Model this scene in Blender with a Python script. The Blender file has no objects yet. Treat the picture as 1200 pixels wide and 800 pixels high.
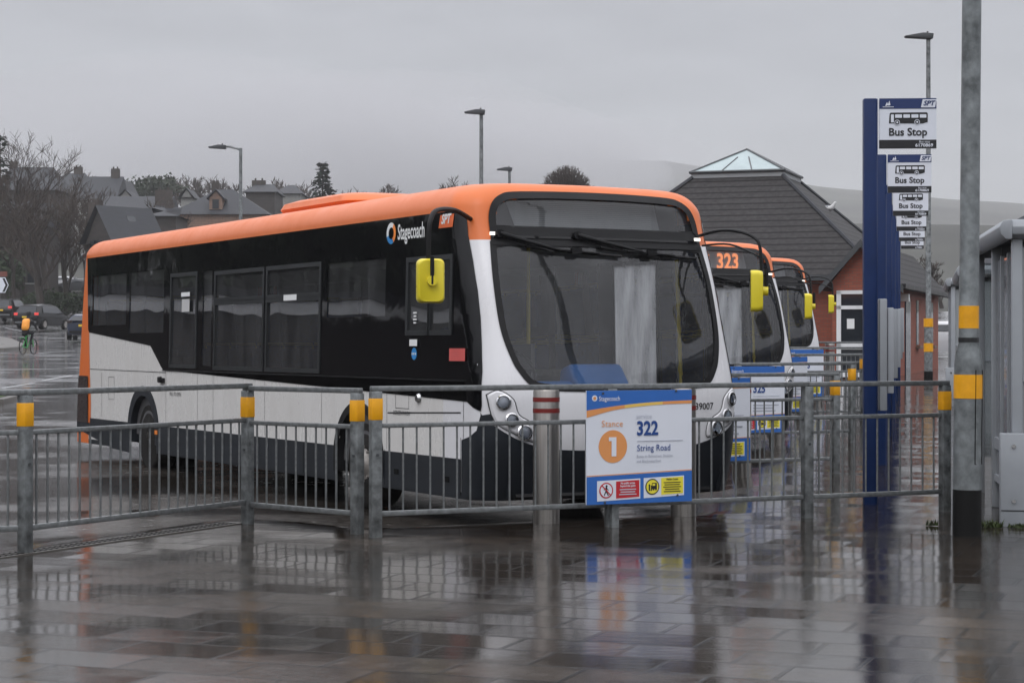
import bpy, bmesh, math, random
from mathutils import Vector, Matrix, noise

random.seed(7)
SC = bpy.context.scene
COL = SC.collection
R = math.radians
F, HY, EYE = 2300.0, 404.0, 1.45          # focal length in photo pixels, horizon row, eye height

# ------------------------------------------------------------------ camera
cam = bpy.data.cameras.new('camera')
cam.sensor_width = 36.0
cam.lens = 36.0 * F / 1200.0
cam.clip_start, cam.clip_end = 0.1, 6000.0
cam_o = bpy.data.objects.new('camera', cam)
COL.objects.link(cam_o)
cam_o.location = (0, 0, EYE)
cam_o.rotation_euler = (R(90) + math.atan((HY - 400.0) / F), 0, 0)
SC.camera = cam_o

# ------------------------------------------------------------------ world: overcast
SUN_EL, SUN_ROT = R(48), R(200)
w = bpy.data.worlds.new('World')
SC.world = w
w.use_nodes = True
nt = w.node_tree
nt.nodes.clear()
def N(t, **kw):
    n = nt.nodes.new(t)
    for k, v in kw.items():
        setattr(n, k, v)
    return n
out = N('ShaderNodeOutputWorld'); bg = N('ShaderNodeBackground')
sky = N('ShaderNodeTexSky', sky_type='NISHITA', sun_disc=False)
sky.sun_elevation, sky.sun_rotation = SUN_EL, SUN_ROT
tc = N('ShaderNodeTexCoord'); sep = N('ShaderNodeSeparateXYZ')
mp = N('ShaderNodeMapping'); mp.inputs['Scale'].default_value = (2.2, 2.2, 9.0)
cn = N('ShaderNodeTexNoise'); cn.inputs['Scale'].default_value = 2.6; cn.inputs['Detail'].default_value = 6.0; cn.inputs['Roughness'].default_value = 0.55
ramp = N('ShaderNodeValToRGB')
e = ramp.color_ramp.elements
e[0].position, e[0].color = 0.0, (3.0, 3.03, 3.19, 1)
e[1].position, e[1].color = 1.0, (17.5, 17.6, 18.4, 1)
for p, c in ((0.05, 3.15), (0.10, 3.45), (0.17, 3.8), (0.35, 8.6)):
    k = e.new(p); k.color = (c, c * 1.012, c * 1.075, 1)
cm = N('ShaderNodeMapRange'); cm.inputs['From Min'].default_value = 0.3; cm.inputs['From Max'].default_value = 0.7
cm.inputs['To Min'].default_value = 0.88; cm.inputs['To Max'].default_value = 1.10
mul = N('ShaderNodeVectorMath', operation='SCALE'); mix = N('ShaderNodeMix', data_type='RGBA')
mix.inputs['Factor'].default_value = 0.93
L = nt.links.new
L(tc.outputs['Generated'], sep.inputs[0]); L(sep.outputs['Z'], ramp.inputs['Fac'])
L(tc.outputs['Generated'], mp.inputs[0]); L(mp.outputs[0], cn.inputs['Vector']); L(cn.outputs['Fac'], cm.inputs['Value'])
L(ramp.outputs['Color'], mul.inputs[0]); L(cm.outputs[0], mul.inputs['Scale'])
L(sky.outputs[0], mix.inputs['A']); L(mul.outputs[0], mix.inputs['B'])
L(mix.outputs['Result'], bg.inputs['Color']); L(bg.outputs[0], out.inputs['Surface'])
bg.inputs['Strength'].default_value = 0.13

sun = bpy.data.lights.new('sun', 'SUN'); sun.energy = 0.6; sun.angle = R(30); sun.color = (1.0, 0.98, 0.95)
sun_o = bpy.data.objects.new('sun', sun); COL.objects.link(sun_o)
sun_o.rotation_euler = (R(90) - SUN_EL, 0, R(180) - SUN_ROT)
SC.view_settings.view_transform = 'Standard'
SC.view_settings.look = 'None'
SC.view_settings.exposure = 0.0
SC.view_settings.gamma = 1.0
SC.view_settings.use_curve_mapping = False
SC.cycles.use_denoising = True
SC.cycles.max_bounces = 8
SC.cycles.volume_bounces = 2
SC.cycles.transparent_max_bounces = 24
SC.cycles.caustics_reflective = False
SC.cycles.caustics_refractive = False

# ------------------------------------------------------------------ materials
def newmat(name):
    m = bpy.data.materials.new(name); m.use_nodes = True
    t = m.node_tree; t.nodes.clear()
    o = t.nodes.new('ShaderNodeOutputMaterial'); b = t.nodes.new('ShaderNodeBsdfPrincipled')
    t.links.new(b.outputs[0], o.inputs[0])
    return m, t, b, o
def nd(t, ty, ins=None, **kw):
    n = t.nodes.new(ty)
    for k, v in kw.items(): setattr(n, k, v)
    for k, v in (ins or {}).items(): n.inputs[k].default_value = v
    return n
def coords(t, scale=(1, 1, 1), rot=(0, 0, 0), kind='Object'):
    c = nd(t, 'ShaderNodeTexCoord'); m = nd(t, 'ShaderNodeMapping', {'Scale': scale, 'Rotation': rot})
    t.links.new(c.outputs[kind], m.inputs[0]); return m.outputs[0]
def rampn(t, fac, stops):
    r = nd(t, 'ShaderNodeValToRGB'); el = r.color_ramp.elements
    el[0].position, el[1].position = stops[0][0], stops[-1][0]
    el[0].color = stops[0][1]; el[1].color = stops[-1][1]
    for p, c in stops[1:-1]:
        k = el.new(p); k.color = c
    t.links.new(fac, r.inputs[0]); return r.outputs[0]
def g4(v, tint=(1, 1, 1)): return (v * tint[0], v * tint[1], v * tint[2], 1)
def M(name, col, rough=0.5, metal=0.0, var=0.12, vscale=3.0, bump=0.0, bscale=60.0, stretch=(1, 1, 1), spec=0.5, coat=0.0, bdist=0.01):
    """plain surface with a little noise in colour, roughness and height"""
    m, t, b, o = newmat(name)
    v = coords(t, stretch)
    n = nd(t, 'ShaderNodeTexNoise', {'Scale': vscale, 'Detail': 6.0, 'Roughness': 0.6}); t.links.new(v, n.inputs['Vector'])
    lo = tuple(max(0, c * (1 - var)) for c in col) + (1,); hi = tuple(c * (1 + var) for c in col) + (1,)
    t.links.new(rampn(t, n.outputs['Fac'], [(0.3, lo), (0.7, hi)]), b.inputs['Base Color'])
    rr = nd(t, 'ShaderNodeMapRange', {'From Min': 0.3, 'From Max': 0.7, 'To Min': max(0.02, rough * 0.85), 'To Max': min(1, rough * 1.15)})
    t.links.new(n.outputs['Fac'], rr.inputs[0]); t.links.new(rr.outputs[0], b.inputs['Roughness'])
    b.inputs['Metallic'].default_value = metal
    b.inputs['Specular IOR Level'].default_value = spec
    b.inputs['Coat Weight'].default_value = coat; b.inputs['Coat Roughness'].default_value = 0.05
    if bump:
        n2 = nd(t, 'ShaderNodeTexNoise', {'Scale': bscale, 'Detail': 4.0}); t.links.new(v, n2.inputs['Vector'])
        bp = nd(t, 'ShaderNodeBump', {'Strength': bump, 'Distance': bdist}); t.links.new(n2.outputs['Fac'], bp.inputs['Height'])
        t.links.new(bp.outputs[0], b.inputs['Normal'])
    return m
def glass_mat(name, tint, rough=0.0, drops=0.0, ior=1.5, film=0.0, wave=0.0, wet=False):
    m, t, b, o = newmat(name); t.nodes.remove(b)
    tr = nd(t, 'ShaderNodeBsdfTransparent', {'Color': tint + (1,)})
    gl = nd(t, 'ShaderNodeBsdfGlossy', {'Roughness': rough, 'Color': (0.95, 0.95, 0.97, 1)})
    fr = nd(t, 'ShaderNodeFresnel', {'IOR': ior}); mx = nd(t, 'ShaderNodeMixShader')
    t.links.new(fr.outputs[0], mx.inputs[0]); t.links.new(tr.outputs[0], mx.inputs[1]); t.links.new(gl.outputs[0], mx.inputs[2])
    last = mx
    if wave:
        n = nd(t, 'ShaderNodeTexNoise', {'Scale': 0.9, 'Detail': 1.0}); t.links.new(coords(t), n.inputs['Vector'])
        bp = nd(t, 'ShaderNodeBump', {'Strength': wave, 'Distance': 0.03}); t.links.new(n.outputs['Fac'], bp.inputs['Height']); t.links.new(bp.outputs[0], gl.inputs['Normal'])
    if drops:
        v = coords(t, (1, 1, 0.45))
        n = nd(t, 'ShaderNodeTexVoronoi', {'Scale': 38.0}); t.links.new(v, n.inputs['Vector'])
        bp = nd(t, 'ShaderNodeBump', {'Strength': drops, 'Distance': 0.004}); t.links.new(n.outputs['Distance'], bp.inputs['Height'])
        t.links.new(bp.outputs[0], gl.inputs['Normal']); t.links.new(bp.outputs[0], fr.inputs['Normal'])
    if film:
        df = nd(t, 'ShaderNodeBsdfTranslucent' if wet else 'ShaderNodeBsdfDiffuse', {'Color': (0.8, 0.81, 0.83, 1) if wet else (0.55, 0.56, 0.58, 1)})
        v2 = coords(t, (3, 3, 0.7)); n2 = nd(t, 'ShaderNodeTexNoise', {'Scale': 1.3, 'Detail': 7.0, 'Roughness': 0.62}); t.links.new(v2, n2.inputs['Vector'])
        mr = nd(t, 'ShaderNodeMapRange', {'From Min': 0.35, 'From Max': 0.7, 'To Min': film * 0.3, 'To Max': film}); t.links.new(n2.outputs['Fac'], mr.inputs[0])
        m2 = nd(t, 'ShaderNodeMixShader'); t.links.new(mr.outputs[0], m2.inputs[0])
        t.links.new(mx.outputs[0], m2.inputs[1]); t.links.new(df.outputs[0], m2.inputs[2]); last = m2
    t.links.new(last.outputs[0], o.inputs[0])
    return m
def paint_dirty(name, col, dirt=(0.30, 0.27, 0.23), amt=0.35, rough=0.22):
    """vehicle paint with rain-borne vertical dirt streaks"""
    m, t, b, o = newmat(name)
    n = nd(t, 'ShaderNodeTexNoise', {'Scale': 4.0, 'Detail': 5.0, 'Roughness': 0.65}); t.links.new(coords(t, (0.9, 0.9, 0.09)), n.inputs['Vector'])
    n2 = nd(t, 'ShaderNodeTexNoise', {'Scale': 2.0, 'Detail': 8.0, 'Roughness': 0.7}); t.links.new(coords(t), n2.inputs['Vector'])
    ad = nd(t, 'ShaderNodeMath', operation='MULTIPLY'); t.links.new(n.outputs['Fac'], ad.inputs[0]); t.links.new(n2.outputs['Fac'], ad.inputs[1])
    mr = nd(t, 'ShaderNodeMapRange', {'From Min': 0.16, 'From Max': 0.42, 'To Min': 0.0, 'To Max': amt}); t.links.new(ad.outputs[0], mr.inputs[0])
    mx = nd(t, 'ShaderNodeMix', {'A': col + (1,), 'B': dirt + (1,)}, data_type='RGBA')
    mx.inputs[6].default_value = col + (1,); mx.inputs[7].default_value = dirt + (1,)
    t.links.new(mr.outputs[0], mx.inputs['Factor']); t.links.new(mx.outputs['Result'], b.inputs['Base Color'])
    rr = nd(t, 'ShaderNodeMapRange', {'From Min': 0.0, 'From Max': amt, 'To Min': rough, 'To Max': rough + 0.2}); t.links.new(mr.outputs[0], rr.inputs[0])
    t.links.new(rr.outputs[0], b.inputs['Roughness'])
    return m

MAT = {}
MAT['orange'] = paint_dirty('orange_paint', (0.70, 0.15, 0.02), amt=0.09, rough=0.3)
MAT['white'] = paint_dirty('white_paint', (0.68, 0.67, 0.655), amt=0.24)
MAT['white_clean'] = paint_dirty('white_front_paint', (0.72, 0.72, 0.745), amt=0.10, rough=0.18)
MAT['skirt'] = M('charcoal_skirt_paint', (0.013, 0.016, 0.021), 0.45, var=0.25, spec=0.3)
MAT['black'] = M('black_gloss', (0.004, 0.004, 0.005), 0.05, var=0.1, spec=0.36, bump=0.25, bscale=0.9, bdist=0.03)
MAT['blackm'] = M('black_plastic', (0.007, 0.007, 0.008), 0.5, spec=0.25)
MAT['under'] = M('black_underside', (0.006, 0.006, 0.006), 0.9, spec=0.1)
MAT['rubber'] = M('tyre_rubber', (0.014, 0.013, 0.012), 0.7, bump=0.2, spec=0.2)
MAT['rim'] = M('dirty_wheel_steel', (0.30, 0.28, 0.26), 0.45, metal=0.5, var=0.4, vscale=8)
MAT['yellow'] = M('mirror_yellow', (0.72, 0.60, 0.03), 0.3, var=0.06)
MAT['chrome'] = M('lamp_chrome', (0.55, 0.55, 0.56), 0.12, metal=1.0, var=0.05)
MAT['lens'] = glass_mat('lamp_lens', (0.85, 0.87, 0.9))
MAT['frame'] = M('window_frame_grey', (0.018, 0.02, 0.022), 0.35)
MAT['screen'] = glass_mat('windscreen_glass', (0.88, 0.90, 0.91), drops=0.012, film=0.05)
MAT['tint'] = glass_mat('tinted_window_glass', (0.40, 0.43, 0.43), drops=0.0, film=0.08, wave=0.25, ior=1.7)
MAT['doorglass'] = glass_mat('rain_streaked_door_glass', (0.85, 0.87, 0.88), film=0.62, wet=True)
MAT['clearglass'] = glass_mat('shelter_glass', (0.75, 0.78, 0.79), drops=0.05, film=0.25)
MAT['seat'] = M('seat_moquette', (0.02, 0.045, 0.13), 0.9, var=0.4, vscale=30)
MAT['inner'] = M('interior_grey', (0.5, 0.5, 0.5), 0.6)
MAT['inner_dark'] = M('interior_dark', (0.09, 0.09, 0.095), 0.7)
MAT['dash'] = M('blue_dashboard', (0.05, 0.19, 0.52), 0.5)
MAT['polyellow'] = M('grab_pole_yellow', (0.7, 0.55, 0.05), 0.35)
MAT['red_paper'] = M('pink_red_card', (0.6, 0.1, 0.09), 0.6)
MAT['paper'] = M('white_paper', (0.75, 0.76, 0.76), 0.6, var=0.04)
MAT['logo_blue'] = M('logo_blue', (0.02, 0.22, 0.55), 0.3)
MAT['logo_orange'] = M('logo_orange', (0.85, 0.25, 0.04), 0.3)
MAT['spt'] = M('badge_orange', (0.7, 0.13, 0.03), 0.3)
MAT['galv'] = M('galvanised_steel', (0.17, 0.182, 0.185), 0.42, metal=0.5, var=0.6, vscale=11, bump=0.08)
MAT['galv2'] = M('galvanised_rail', (0.185, 0.195, 0.198), 0.4, metal=0.55, var=0.3, vscale=25, bump=0.05)
MAT['stainless'] = M('stainless_steel', (0.33, 0.31, 0.29), 0.3, metal=1.0, var=0.22, vscale=4, stretch=(7, 7, 0.2))
MAT['band'] = M('yellow_band', (0.78, 0.36, 0.005), 0.4, var=0.12, vscale=8)
MAT['redband'] = M('red_band', (0.17, 0.012, 0.010), 0.4)
MAT['polblue'] = M('stop_pole_blue', (0.005, 0.021, 0.088), 0.45, var=0.15, spec=0.25)
MAT['sgblue'] = M('sign_blue', (0.028, 0.135, 0.46), 0.35, var=0.05)
MAT['sgnavy'] = M('sign_navy', (0.015, 0.06, 0.24), 0.4, var=0.03)
MAT['sgwhite'] = M('sign_white', (0.70, 0.73, 0.80), 0.4, var=0.03)
MAT['sgorange'] = M('sign_orange', (0.72, 0.30, 0.10), 0.4, var=0.03)
MAT['sgyellow'] = M('sign_yellow', (0.80, 0.70, 0.05), 0.4, var=0.03)
MAT['sgred'] = M('sign_red', (0.5, 0.02, 0.03), 0.4, var=0.03)
MAT['sggrey'] = M('sign_grey_ink', (0.36, 0.38, 0.44), 0.5, var=0.03)
MAT['sgblack'] = M('sign_black', (0.012, 0.012, 0.014), 0.4)
MAT['shelter'] = M('shelter_grey_paint', (0.30, 0.32, 0.345), 0.4, var=0.08)
MAT['shelter_panel'] = M('shelter_panel_grey', (0.27, 0.28, 0.29), 0.5, var=0.08)
MAT['blackpaint'] = M('black_column_paint', (0.005, 0.005, 0.005), 0.5, spec=0.2)
MAT['cdark'] = M('lamp_head_grey', (0.05, 0.055, 0.06), 0.4)
MAT['pvc'] = M('white_pvc', (0.72, 0.73, 0.74), 0.3, var=0.05)
MAT['dglass'] = M('dark_window', (0.02, 0.024, 0.03), 0.06)
MAT['moss'] = M('weed_green', (0.035, 0.05, 0.012), 0.9, var=0.5, vscale=20)
def led_mat():
    m, t, b, o = newmat('led_orange'); b.inputs['Base Color'].default_value = (0.8, 0.2, 0.05, 1)
    b.inputs['Emission Color'].default_value = (1.0, 0.30, 0.10, 1); b.inputs['Emission Strength'].default_value = 1.0
    return m
MAT['led'] = led_mat()
def white_led():
    m, t, b, o = newmat('marker_lamp'); b.inputs['Base Color'].default_value = (0.9, 0.9, 0.85, 1)
    b.inputs['Emission Color'].default_value = (1.0, 0.97, 0.88, 1); b.inputs['Emission Strength'].default_value = 1.2
    return m
MAT['marker'] = white_led()

def brick_mat(name, c1, c2, mortar, rot=0.0, scale=1.0):
    m, t, b, o = newmat(name)
    c = nd(t, 'ShaderNodeTexCoord'); s = nd(t, 'ShaderNodeSeparateXYZ'); t.links.new(c.outputs['Object'], s.inputs[0])
    ad = nd(t, 'ShaderNodeMath', operation='ADD'); t.links.new(s.outputs['X'], ad.inputs[0]); t.links.new(s.outputs['Y'], ad.inputs[1])
    cb = nd(t, 'ShaderNodeCombineXYZ'); t.links.new(ad.outputs[0], cb.inputs['X']); t.links.new(s.outputs['Z'], cb.inputs['Y'])
    br = nd(t, 'ShaderNodeTexBrick', {'Color1': c1 + (1,), 'Color2': c2 + (1,), 'Mortar': mortar + (1,), 'Scale': 1.0 / scale,
        'Mortar Size': 0.008, 'Brick Width': 0.225, 'Row Height': 0.075})
    t.links.new(cb.outputs[0], br.inputs['Vector']); t.links.new(br.outputs['Color'], b.inputs['Base Color'])
    b.inputs['Roughness'].default_value = 0.7
    return m
MAT['brick'] = brick_mat('red_brick', (0.24, 0.055, 0.03), (0.30, 0.075, 0.04), (0.16, 0.08, 0.06))
MAT['darkbrick'] = brick_mat('dark_stone', (0.03, 0.025, 0.024), (0.045, 0.036, 0.033), (0.036, 0.033, 0.03), scale=2.5)
MAT['sandstone'] = brick_mat('sandstone', (0.19, 0.12, 0.085), (0.24, 0.15, 0.11), (0.14, 0.10, 0.08), scale=3.0)
MAT['render'] = M('pale_render', (0.24, 0.24, 0.23), 0.8, var=0.15)
MAT['slate'] = M('slate_roof', (0.032, 0.034, 0.04), 0.65, spec=0.3, var=0.3, vscale=1.5, stretch=(1, 1, 4))
MAT['chimney'] = M('chimney_stone', (0.06, 0.05, 0.045), 0.9, var=0.3)
MAT['bark'] = M('wet_bark', (0.026, 0.020, 0.016), 0.9, var=0.35, vscale=6)
MAT['twig'] = M('bare_twigs', (0.042, 0.030, 0.023), 0.9, var=0.3)
MAT['needle'] = M('conifer_needles', (0.012, 0.024, 0.014), 0.8, var=0.4, vscale=2)
MAT['hedge'] = M('hedge_leaves', (0.02, 0.035, 0.012), 0.8, var=0.5, vscale=2)
MAT['bush'] = M('evergreen_leaves', (0.02, 0.03, 0.015), 0.8, var=0.5, vscale=1)
MAT['carblack'] = M('black_car_paint', (0.005, 0.005, 0.006), 0.2, var=0.1, spec=0.35)
MAT['carwhite'] = M('white_car_paint', (0.6, 0.6, 0.62), 0.2, var=0.03, coat=0.5)
MAT['cargrey'] = M('grey_car_paint', (0.10, 0.105, 0.11), 0.2, var=0.05, coat=0.5)
MAT['carblue'] = M('navy_car_paint', (0.012, 0.02, 0.045), 0.15, var=0.05, coat=0.5)
MAT['plate'] = M('yellow_number_plate', (0.75, 0.50, 0.04), 0.4, var=0.03)
def tail_mat():
    m, t, b, o = newmat('lit_tail_lamp'); b.inputs['Base Color'].default_value = (0.5, 0.02, 0.02, 1)
    b.inputs['Emission Color'].default_value = (1.0, 0.12, 0.10, 1); b.inputs['Emission Strength'].default_value = 0.45
    return m
MAT['tail'] = tail_mat()
MAT['hivis'] = M('orange_backpack_cover', (0.85, 0.33, 0.04), 0.5, var=0.1, vscale=15)
MAT['navycloth'] = M('navy_jacket', (0.015, 0.02, 0.035), 0.8)
MAT['blackcloth'] = M('black_leggings', (0.01, 0.01, 0.012), 0.8)
MAT['skin'] = M('skin', (0.45, 0.27, 0.2), 0.5)
MAT['bikegreen'] = M('green_bicycle_paint', (0.03, 0.30, 0.06), 0.35)
MAT['gullwhite'] = M('white_feathers', (0.7, 0.7, 0.7), 0.8, var=0.03)
MAT['gullgrey'] = M('grey_feathers', (0.3, 0.31, 0.33), 0.8, var=0.03)
MAT['hill'] = M('moorland', (0.042, 0.043, 0.036), 1.0, var=0.75, vscale=0.006, stretch=(1, 1, 1))
MAT['field'] = M('rough_ground', (0.03, 0.033, 0.024), 0.95, var=0.5, vscale=0.15)
MAT['paintwhite'] = M('road_paint', (0.36, 0.37, 0.38), 0.35, var=0.3, vscale=6)
MAT['kerb'] = M('kerb_stone', (0.085, 0.078, 0.07), 0.45, var=0.3, vscale=4)
MAT['turf'] = M('turf_green', (0.05, 0.09, 0.02), 0.9, var=0.5, vscale=10)
MAT['signbrown'] = M('sign_brown', (0.16, 0.05, 0.035), 0.5)

def wet_ground(name, kind):
    m, t, b, o = newmat(name)
    lk = t.links.new
    c = nd(t, 'ShaderNodeTexCoord')
    big = nd(t, 'ShaderNodeTexNoise', {'Scale': 0.55 if kind == 'slab' else 0.35, 'Detail': 4.0, 'Roughness': 0.55, 'Distortion': 0.6})
    mpp = nd(t, 'ShaderNodeMapping', {'Scale': (0.75, 1.25, 1.0), 'Rotation': (0, 0, R(20))}); lk(c.outputs['Object'], mpp.inputs[0]); lk(mpp.outputs[0], big.inputs['Vector'])
    fine = nd(t, 'ShaderNodeTexNoise', {'Scale': 7.0, 'Detail': 8.0, 'Roughness': 0.7}); lk(c.outputs['Object'], fine.inputs['Vector'])
    grit = nd(t, 'ShaderNodeTexNoise', {'Scale': 160.0, 'Detail': 3.0}); lk(c.outputs['Object'], grit.inputs['Vector'])
    pud = nd(t, 'ShaderNodeMath', {1: 0.16}, operation='MULTIPLY_ADD'); lk(fine.outputs['Fac'], pud.inputs[0]); lk(big.outputs['Fac'], pud.inputs[2])
    if kind == 'slab':
        mb = nd(t, 'ShaderNodeMapping', {'Rotation': (0, 0, R(21))}); lk(c.outputs['Object'], mb.inputs[0])
        br = nd(t, 'ShaderNodeTexBrick', {'Color1': (0.038, 0.030, 0.024, 1), 'Color2': (0.070, 0.057, 0.047, 1), 'Mortar': (0.012, 0.011, 0.010, 1), 'Scale': 1.0,
            'Mortar Size': 0.014, 'Mortar Smooth': 0.15, 'Bias': 0.0, 'Brick Width': 0.57, 'Row Height': 0.38}, offset=0.5)
        lk(mb.outputs[0], br.inputs['Vector'])
        base = br.outputs['Color']
        joint = br.outputs['Fac']
        # each slab sits a little differently, so water lies on some and not on others
        sl = nd(t, 'ShaderNodeTexBrick', {'Color1': (0, 0, 0, 1), 'Color2': (1, 1, 1, 1), 'Mortar': (0.5, 0.5, 0.5, 1), 'Scale': 1.0, 'Mortar Size': 0.006,
            'Brick Width': 0.57, 'Row Height': 0.38}, offset=0.5); lk(mb.outputs[0], sl.inputs['Vector'])
        ps = nd(t, 'ShaderNodeMath', {1: 0.17}, operation='MULTIPLY_ADD'); lk(sl.outputs['Color'], ps.inputs[0]); lk(pud.outputs[0], ps.inputs[2])
        # the paving dips towards the fence, where the water gathers
        sy = nd(t, 'ShaderNodeSeparateXYZ'); lk(c.outputs['Object'], sy.inputs[0]); fy = nd(t, 'ShaderNodeMapRange', {'From Min': 9.5, 'From Max': 13.0, 'To Min': -0.03, 'To Max': 0.075}); lk(sy.outputs['Y'], fy.inputs[0])
        pa = nd(t, 'ShaderNodeMath', operation='ADD'); lk(ps.outputs[0], pa.inputs[0]); lk(fy.outputs[0], pa.inputs[1]); pud = pa
        lo, hi = 0.585, 0.665
    else:
        r0 = rampn(t, fine.outputs['Fac'], [(0.3, (0.035, 0.031, 0.028, 1)), (0.7, (0.065, 0.058, 0.052, 1))])
        base = r0
        lo, hi = 0.50, 0.60
    mask = nd(t, 'ShaderNodeMapRange', {'From Min': lo, 'From Max': hi}); lk(pud.outputs[0], mask.inputs[0])
    if kind == 'slab':
        jm = nd(t, 'ShaderNodeMath', {1: -0.75, 2: 1.0}, operation='MULTIPLY_ADD'); lk(joint, jm.inputs[0]); mk = nd(t, 'ShaderNodeMath', operation='MULTIPLY'); lk(mask.outputs[0], mk.inputs[0]); lk(jm.outputs[0], mk.inputs[1]); mask = mk
    # colour: damp stone, darker under standing water, stains
    st = rampn(t, fine.outputs['Fac'], [(0.25, (0.62, 0.6, 0.58, 1)), (0.75, (1.15, 1.13, 1.1, 1))])
    mu = nd(t, 'ShaderNodeMix', data_type='RGBA', blend_type='MULTIPLY'); mu.inputs[0].default_value = 1.0
    lk(base, mu.inputs[6]); lk(st, mu.inputs[7])
    dk = nd(t, 'ShaderNodeMix', data_type='RGBA', blend_type='MULTIPLY'); lk(mask.outputs[0], dk.inputs[0]); lk(mu.outputs[2], dk.inputs[6]); dk.inputs[7].default_value = (0.5, 0.48, 0.46, 1)
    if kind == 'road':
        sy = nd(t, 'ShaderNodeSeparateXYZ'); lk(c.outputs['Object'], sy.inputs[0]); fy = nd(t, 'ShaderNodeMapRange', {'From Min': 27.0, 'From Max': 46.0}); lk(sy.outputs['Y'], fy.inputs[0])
        pl_ = nd(t, 'ShaderNodeMix', data_type='RGBA'); lk(fy.outputs[0], pl_.inputs[0]); lk(dk.outputs[2], pl_.inputs[6]); pl_.inputs[7].default_value = (0.16, 0.16, 0.165, 1); dk = pl_  # farther road paler: grazing sky reflection put into the asphalt colour
    lk(dk.outputs[2], b.inputs['Base Color'])
    ro = nd(t, 'ShaderNodeMapRange', {'To Min': 0.125 if kind == 'slab' else 0.22, 'To Max': 0.02}); lk(mask.outputs[0], ro.inputs[0])
    rv = nd(t, 'ShaderNodeMath', {1: 0.16}, operation='MULTIPLY_ADD'); 
    fm = nd(t, 'ShaderNodeMapRange', {'From Min': 0.35, 'From Max': 0.7, 'To Min': -0.5, 'To Max': 0.6}); lk(fine.outputs['Fac'], fm.inputs[0])
    inv = nd(t, 'ShaderNodeMath', {0: 1.0}, operation='SUBTRACT'); lk(mask.outputs[0], inv.inputs[1])
    fmi = nd(t, 'ShaderNodeMath', operation='MULTIPLY'); lk(fm.outputs[0], fmi.inputs[0]); lk(inv.outputs[0], fmi.inputs[1])
    lk(fmi.outputs[0], rv.inputs[0]); lk(ro.outputs[0], rv.inputs[2]); lk(rv.outputs[0], b.inputs['Roughness'])
    b.inputs['IOR'].default_value = 1.42
    # heights: joints and grit where not flooded, faint ripples everywhere
    hsum = nd(t, 'ShaderNodeMath', {1: 0.25}, operation='MULTIPLY'); lk(grit.outputs['Fac'], hsum.inputs[0])
    hh = hsum.outputs[0]
    if kind == 'slab':
        jb = nd(t, 'ShaderNodeMath', {1: -4.0}, operation='MULTIPLY_ADD'); lk(br.outputs['Fac'], jb.inputs[0]); lk(hh, jb.inputs[2])
        tl = nd(t, 'ShaderNodeMath', {1: 0.5}, operation='MULTIPLY_ADD'); lk(sl.outputs['Color'], tl.inputs[0]); lk(jb.outputs[0], tl.inputs[2]); hh = jb.outputs[0]
    hd = nd(t, 'ShaderNodeMath', operation='MULTIPLY'); lk(hh, hd.inputs[0])
    iv2 = nd(t, 'ShaderNodeMapRange', {'To Min': 1.0, 'To Max': 0.4}); lk(mask.outputs[0], iv2.inputs[0]); lk(iv2.outputs[0], hd.inputs[1])
    rip = nd(t, 'ShaderNodeTexNoise', {'Scale': 9.0, 'Detail': 3.0, 'Roughness': 0.5}); 
    mr = nd(t, 'ShaderNodeMapping', {'Scale': (0.6, 1.6, 1.0), 'Rotation': (0, 0, R(12))}); lk(c.outputs['Object'], mr.inputs[0]); lk(mr.outputs[0], rip.inputs['Vector'])
    rs = nd(t, 'ShaderNodeMath', {1: 0.22 if kind == 'slab' else 0.8}, operation='MULTIPLY_ADD'); lk(rip.outputs['Fac'], rs.inputs[0]); lk(hd.outputs[0], rs.inputs[2])
    bp = nd(t, 'ShaderNodeBump', {'Strength': 0.35, 'Distance': 0.006}); lk(rs.outputs[0], bp.inputs['Height']); lk(bp.outputs[0], b.inputs['Normal'])
    if kind == 'slab':
        # every slab is laid a few thousandths out of true
        comp = []
        for ox, oy, amp in ((0.57 * 13, 0.38 * 8, 0.011), (0.57 * 29, 0.38 * 22, 0.015)):
            sh = nd(t, 'ShaderNodeVectorMath', {1: (ox, oy, 0)}, operation='ADD'); lk(mb.outputs[0], sh.inputs[0])
            b2 = nd(t, 'ShaderNodeTexBrick', {'Color1': (0, 0, 0, 1), 'Color2': (1, 1, 1, 1), 'Mortar': (0.5, 0.5, 0.5, 1), 'Scale': 1.0, 'Mortar Size': 0.009, 'Brick Width': 0.57, 'Row Height': 0.38}, offset=0.5); lk(sh.outputs[0], b2.inputs['Vector'])
            q = nd(t, 'ShaderNodeMapRange', {'To Min': -amp, 'To Max': amp}); lk(b2.outputs['Color'], q.inputs[0]); comp.append(q)
        cb = nd(t, 'ShaderNodeCombineXYZ'); lk(comp[0].outputs[0], cb.inputs['X']); lk(comp[1].outputs[0], cb.inputs['Y'])
        ge = nd(t, 'ShaderNodeNewGeometry'); av = nd(t, 'ShaderNodeVectorMath', operation='ADD'); lk(ge.outputs['Normal'], av.inputs[0]); lk(cb.outputs[0], av.inputs[1])
        nv = nd(t, 'ShaderNodeVectorMath', operation='NORMALIZE'); lk(av.outputs[0], nv.inputs[0]); lk(nv.outputs[0], bp.inputs['Normal'])
    return m
MAT['slabs'] = wet_ground('wet_paving_slabs', 'slab')
MAT['asphalt'] = wet_ground('wet_asphalt', 'road')

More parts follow.
